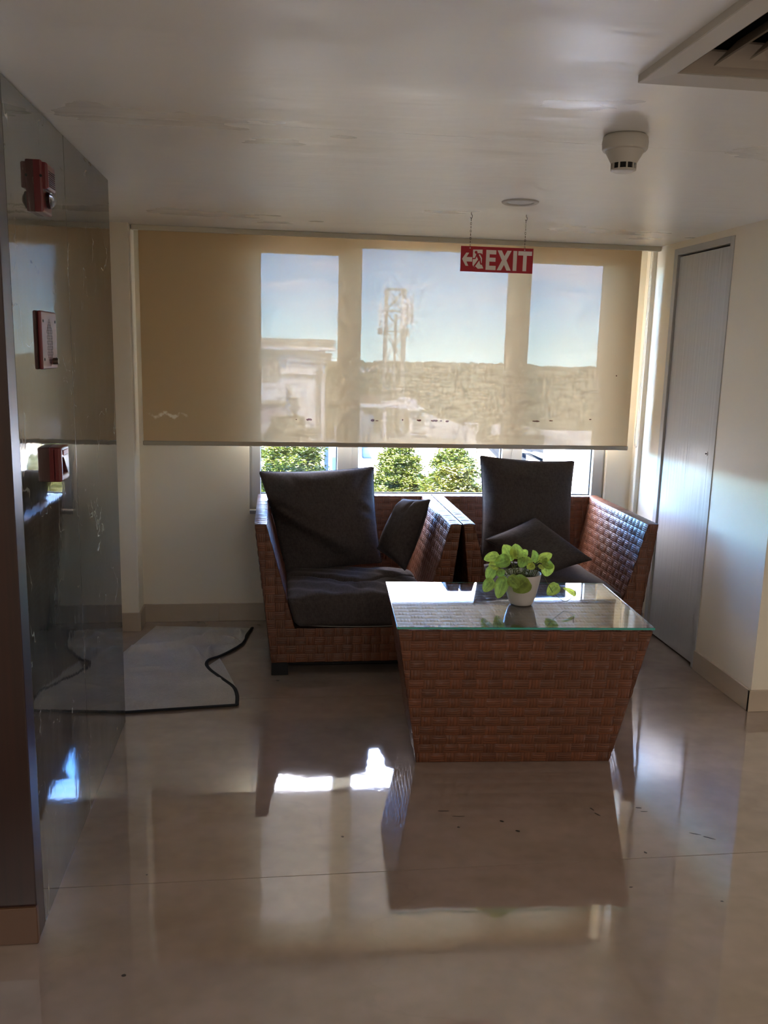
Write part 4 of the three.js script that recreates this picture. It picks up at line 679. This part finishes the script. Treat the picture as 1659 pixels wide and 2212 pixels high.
{ // lattice mast with antennas
  const t = thing('telecom_mast', 'steel lattice telecom mast with antenna panels behind the middle pane', 'mast', [10.15, -6.2, -70]);
  const hw = (y) => lerp(0.82, 0.77, y / 12.8), top = 12.8, levels = [0, 2.2, 4.4, 6.8, 9.3, 11.0, 12.8];
  for (const [sx, sz] of [[-1, 1], [1, 1], [1, -1], [-1, -1]]) part('leg', bar(V(sx * hw(0), 0, sz * hw(0)), V(sx * hw(top), top, sz * hw(top)), 0.085, 6), B.steel, t);
  for (let i = 0; i + 1 < levels.length; i++) for (let k = 0; k < 4; k++) {
    const c = [[-1, 1], [1, 1], [1, -1], [-1, -1]], a = c[k], b = c[(k + 1) % 4], y0 = levels[i], y1 = levels[i + 1], P = (q, y) => V(q[0] * hw(y), y, q[1] * hw(y));
    part('brace', bar(P(a, y0), P(b, y1), 0.05, 5), B.steel, t); if (i % 2 || k % 2) part('brace', bar(P(b, y0), P(a, y1), 0.05, 5), B.steel, t); part('girt', bar(P(a, y1), P(b, y1), 0.055, 5), B.steel, t);
  }
  part('cable_ladder', bar(V(0.1, 0, -0.2), V(0.1, 10.8, -0.2), 0.12, 6), B.steel, t);
  for (const [x, y0, y1, w, z] of [[-1.35, 9.75, 11.55, 0.26, 0.4], [-1.05, 9.6, 11.2, 0.2, 0.9], [-0.72, 9.7, 11.6, 0.22, -0.2], [0.62, 9.5, 12.0, 0.5, 0.9], [1.05, 9.9, 12.05, 0.42, 0.5], [1.5, 9.9, 11.7, 0.2, -0.1]]) part('antenna', bx(x - w / 2, y0, z - 0.09, x + w / 2, y1, z + 0.09, 0.05), B.white, t);
  part('radio_box', bx(0.5, 8.9, 0.5, 1.15, 9.6, 0.9, 0.04), B.grey, t); part('radio_box', bx(-1.5, 9.0, 0.3, -1.1, 9.6, 0.6, 0.04), B.grey, t);
  for (const s of [[-1.5, 10.9], [1.65, 11.1]]) part('antenna_arm', bar(V(Math.sign(s[0]) * 0.75, s[1], 0.6), V(s[0], s[1], 0.3), 0.05, 5), B.steel, t);
  part('whip_aerial', bar(V(1.45, 10.8, -0.2), V(1.6, 12.6, -0.2), 0.04, 5), B.steel, t);
}
{
  const b = thing('mast_roof_house', 'low pale house with roof shelter around the foot of the mast', 'building', [0, 0, -62]);
  part('wall', slab(5.5, GROUND, 14.6, -6.2, -14, 3), B.cream, b); part('parapet', merge([slab(5.5, -6.2, 14.6, -5.6, 2.8, 3), slab(5.5, -6.2, 5.7, -5.6, -14, 3), slab(14.4, -6.2, 14.6, -5.6, -14, 3)]), B.white, b);
  part('shelter_roof', slab(6.4, -2.85, 10.6, -2.6, -5, 1), B.white, b); part('shelter_slab', slab(9.4, -2.95, 11.3, -2.75, -4, 1.5), B.white, b); part('shelter_wall', slab(9.9, -2.75, 10.9, -2.2, -3, 0.5), B.white, b); part('shelter_wall', slab(6.5, -2.6, 8.2, -2.1, -4, 0), B.brick, b);
  for (const [x, z] of [[6.6, 0.6], [8.4, 0.6], [10.4, 0.8], [6.6, -4.6], [10.4, -3.6]]) part('post', bx(x - 0.12, -6.2, z - 0.12, x + 0.12, -2.6, z + 0.12, 0.02), B.white, b);
  for (const [x, y] of [[7.9, -5.5], [8.8, -5.6], [10.6, -5.4], [11, -5.7]]) part('roof_unit', slab(x, -6.2, x + 0.6, y + 0.4, 1.2, 1.9), B.grey, b);
}
{
  const b = thing('water_tank', 'pale blue water tank on a roof at the lower left of the middle pane', 'tank', [6.85, -4.75, -59.5]);
  part('tank_body', lathe([[0, 0], [0.48, 0], [0.5, 0.06], [0.5, 0.7], [0.48, 0.74], [0.5, 0.78], [0.5, 1.35], [0.4, 1.5], [0, 1.56]], 28), B.tank, b); part('tank_stand', bx(-0.45, -0.85, -0.45, 0.45, 0, 0.45, 0.02), B.grey, b);
}
{
  const b = thing('white_house', 'low white house with a sloping parapet right of the mast', 'building', [0, 0, -60]);
  const s = new THREE.Shape([[11.3, GROUND], [14.4, GROUND], [14.4, -4.15], [13.9, -4.1], [11.35, -3.2]].map(([x, y]) => new THREE.Vector2(x, y))), g = new THREE.ExtrudeGeometry(s, { depth: 7, bevelEnabled: true, bevelSize: 0.03, bevelThickness: 0.03, bevelSegments: 1 }); g.translate(0, 0, -7);
  part('wall', metreUV(g), B.white, b); part('balcony', slab(14.4, GROUND, 15.55, -4.5, -5, -0.6), B.white, b);
  for (let i = 0; i < 5; i++) part('rail_post', bx(14.45 + i * 0.27, -4.5, -0.72, 14.55 + i * 0.27, -3.9, -0.62, 0.01), B.white, b); part('hand_rail', bx(14.4, -3.95, -0.74, 15.65, -3.84, -0.6, 0.02), B.white, b);
}
{
  const b = thing('parapet_house', 'pale house wall with two upright piers behind the right mullion', 'building', [0, 0, -60]);
  part('wall', slab(15.8, GROUND, 30, -5.3, -6, 0), B.cream, b); part('pier', slab(16.75, -5.3, 17.75, -3.95, -1, 0.1), B.white, b); part('pier', slab(19.1, -5.3, 19.9, -4.1, -1, 0.1), B.cream, b);
}
{
  const b = thing('metal_roof_shed', 'wide grey corrugated roof with a white sloping gable below the right pane', 'building', [0, 0, -46]);
  const cg = gridGeo(150, 2, (u, v) => V(lerp(14, 30, u), lerp(-5.7, -4.2, v) + 0.06 * Math.sin(u * 150 * 1.3), lerp(3, -9, v))); part('roof', cg, phy({ color: rgb(0.009, 0.0105, 0.012), specularIntensity: 0.02, roughness: 1, side: THREE.DoubleSide, bumpMap: rep(smear, 0.3), bumpScale: 0.05 }), b);
  for (let i = 0; i < 3; i++) { const q = part('skylight', slab(15.2 + i * 1.3, -4.66 - i * 0.22, 16 + i * 1.3, -4.6 - i * 0.22, -4, -2 + i), B.tank, b); }
  const s = new THREE.Shape([[14.3, GROUND], [18.6, GROUND], [18.6, -5.95], [14.3, -4.2]].map(([x, y]) => new THREE.Vector2(x, y))), g = new THREE.ExtrudeGeometry(s, { depth: 0.3, bevelEnabled: true, bevelSize: 0.02, bevelThickness: 0.02, bevelSegments: 1 }); g.translate(0, 0, 3.1); part('gable', metreUV(g), B.white, b);
  part('wall', slab(14.2, GROUND, 30, -5.9, -8.8, 2.9), B.white, b);
}
{
  const b = thing('corner_house', 'white house with a small window at the lower right of the right pane', 'building', [0, 0, -30]);
  part('wall', slab(12.75, GROUND, 20, -2.2, -5, 0), B.white, b); const w = part('window', slab(12.95, -3.35, 13.3, -2.75, -0.05, 0.05), B.grey, b); part('pane', sharp(13.0, -3.3, 0.04, 13.25, -2.8, 0.065), B.pane, w);
  part('terrace', slab(11.6, GROUND, 12.8, -3.7, -4, 0.6), B.white, b); part('terrace_window', slab(12.3, -4.6, 12.75, -4.05, 0.55, 0.63), B.pane, b); part('roof', slab(12.6, -2.25, 20.2, -2.05, -5.2, 0.2), B.white, b);
}
{
  const b = thing('flat_roof_block', 'long white flat-roofed block with a dark roof tank behind the trees', 'building', [0, 0, -45]);
  part('wall', slab(4.4, GROUND, 13.2, -5.0, -10, 0), B.white, b); part('parapet', merge([slab(4.4, -5, 13.2, -4.75, -0.2, 0), slab(4.4, -5, 13.2, -4.5, -10, -9.8)]), B.cream, b);
  part('roof_tank', bx(5.25, -5, -3, 6.05, -4.05, -2, 0.15), B.slate, b); part('stair_hut', slab(4.7, -5, 5.2, -4.1, -2.6, -1.8), B.white, b); part('stair_hut', slab(6.3, -5, 7.4, -4.2, -4, -2), B.cream, b); part('roof_unit', slab(8.8, -5, 9.3, -4.55, -2, -1.4), B.grey, b); part('roof_unit', slab(10.1, -5, 10.6, -4.6, -2, -1.4), B.slate, b);
  for (let i = 0; i < 6; i++) { const w = part('window', slab(5 + i * 1.35, -6.9, 5.7 + i * 1.35, -5.8, -0.05, 0.06), B.grey, b); part('pane', sharp(5.06 + i * 1.35, -6.84, 0.05, 5.64 + i * 1.35, -5.86, 0.075), B.pane, w); }
}
{
  const b = thing('hilltop_house', 'distant long white house on the wooded skyline left of the mast', 'building', [27, -4.6, -260]);
  part('wall', slab(-1.5, -8, 9, 0.2, -6, 0), B.white, b); part('roof', slab(-2, 0.2, 9.5, 0.7, -6.5, 0.5), B.cream, b); for (let i = 0; i < 4; i++) part('window', sharp(0 + i * 2.1, -1.2, -0.02, 1.2 + i * 2.1, -0.3, 0.05), B.pane, b);
}
{ // the woods between here and the skyline
  let g = new THREE.IcosahedronGeometry(1, 2); g.deleteAttribute('uv'); g.deleteAttribute('normal'); g = mergeVertices(g, 1e-4);
  { const p = g.attributes.position; for (let i = 0; i < p.count; i++) { const q = V(p.getX(i), p.getY(i), p.getZ(i)), k = 0.8 + 0.4 * rnd(); p.setXYZ(i, q.x * k, q.y * k * 0.75, q.z * k); } g.computeVertexNormals(); }
  const N = 5200, im = new THREE.InstancedMesh(g, std({ color: 0xffffff, roughness: 1, flatShading: true }), N), o = new THREE.Object3D(), c = new THREE.Color(); im.name = 'distant_woods'; stuff(im); tag(im, 'dense green woods stretching to the skyline behind the houses', 'woods');
  for (let i = 0; i < N; i++) {
    const d = 85 * Math.pow(410 / 85, Math.sqrt(rnd())), x = d * rr(-0.25, 0.62), s = rr(1.6, 3.4) * (0.75 + d / 320), rise = 1.6 * smoothstep(d, 120, 400);
    o.position.set(x, -8.2 + rr(-0.8, 0.6) + rise - s * 0.35, -d); o.rotation.set(rr(-0.3, 0.3), rr(0, 6.28), 0); o.scale.set(s, s * rr(0.8, 1.15), s); o.updateMatrix(); im.setMatrixAt(i, o.matrix);
    const k = rr(0.7, 1.25); im.setColorAt(i, c.setRGB(0.035 * k, 0.045 * k, 0.014 * k));
  }
  im.castShadow = im.receiveShadow = true; scene.add(im);
}

renderer.render(scene, camera);
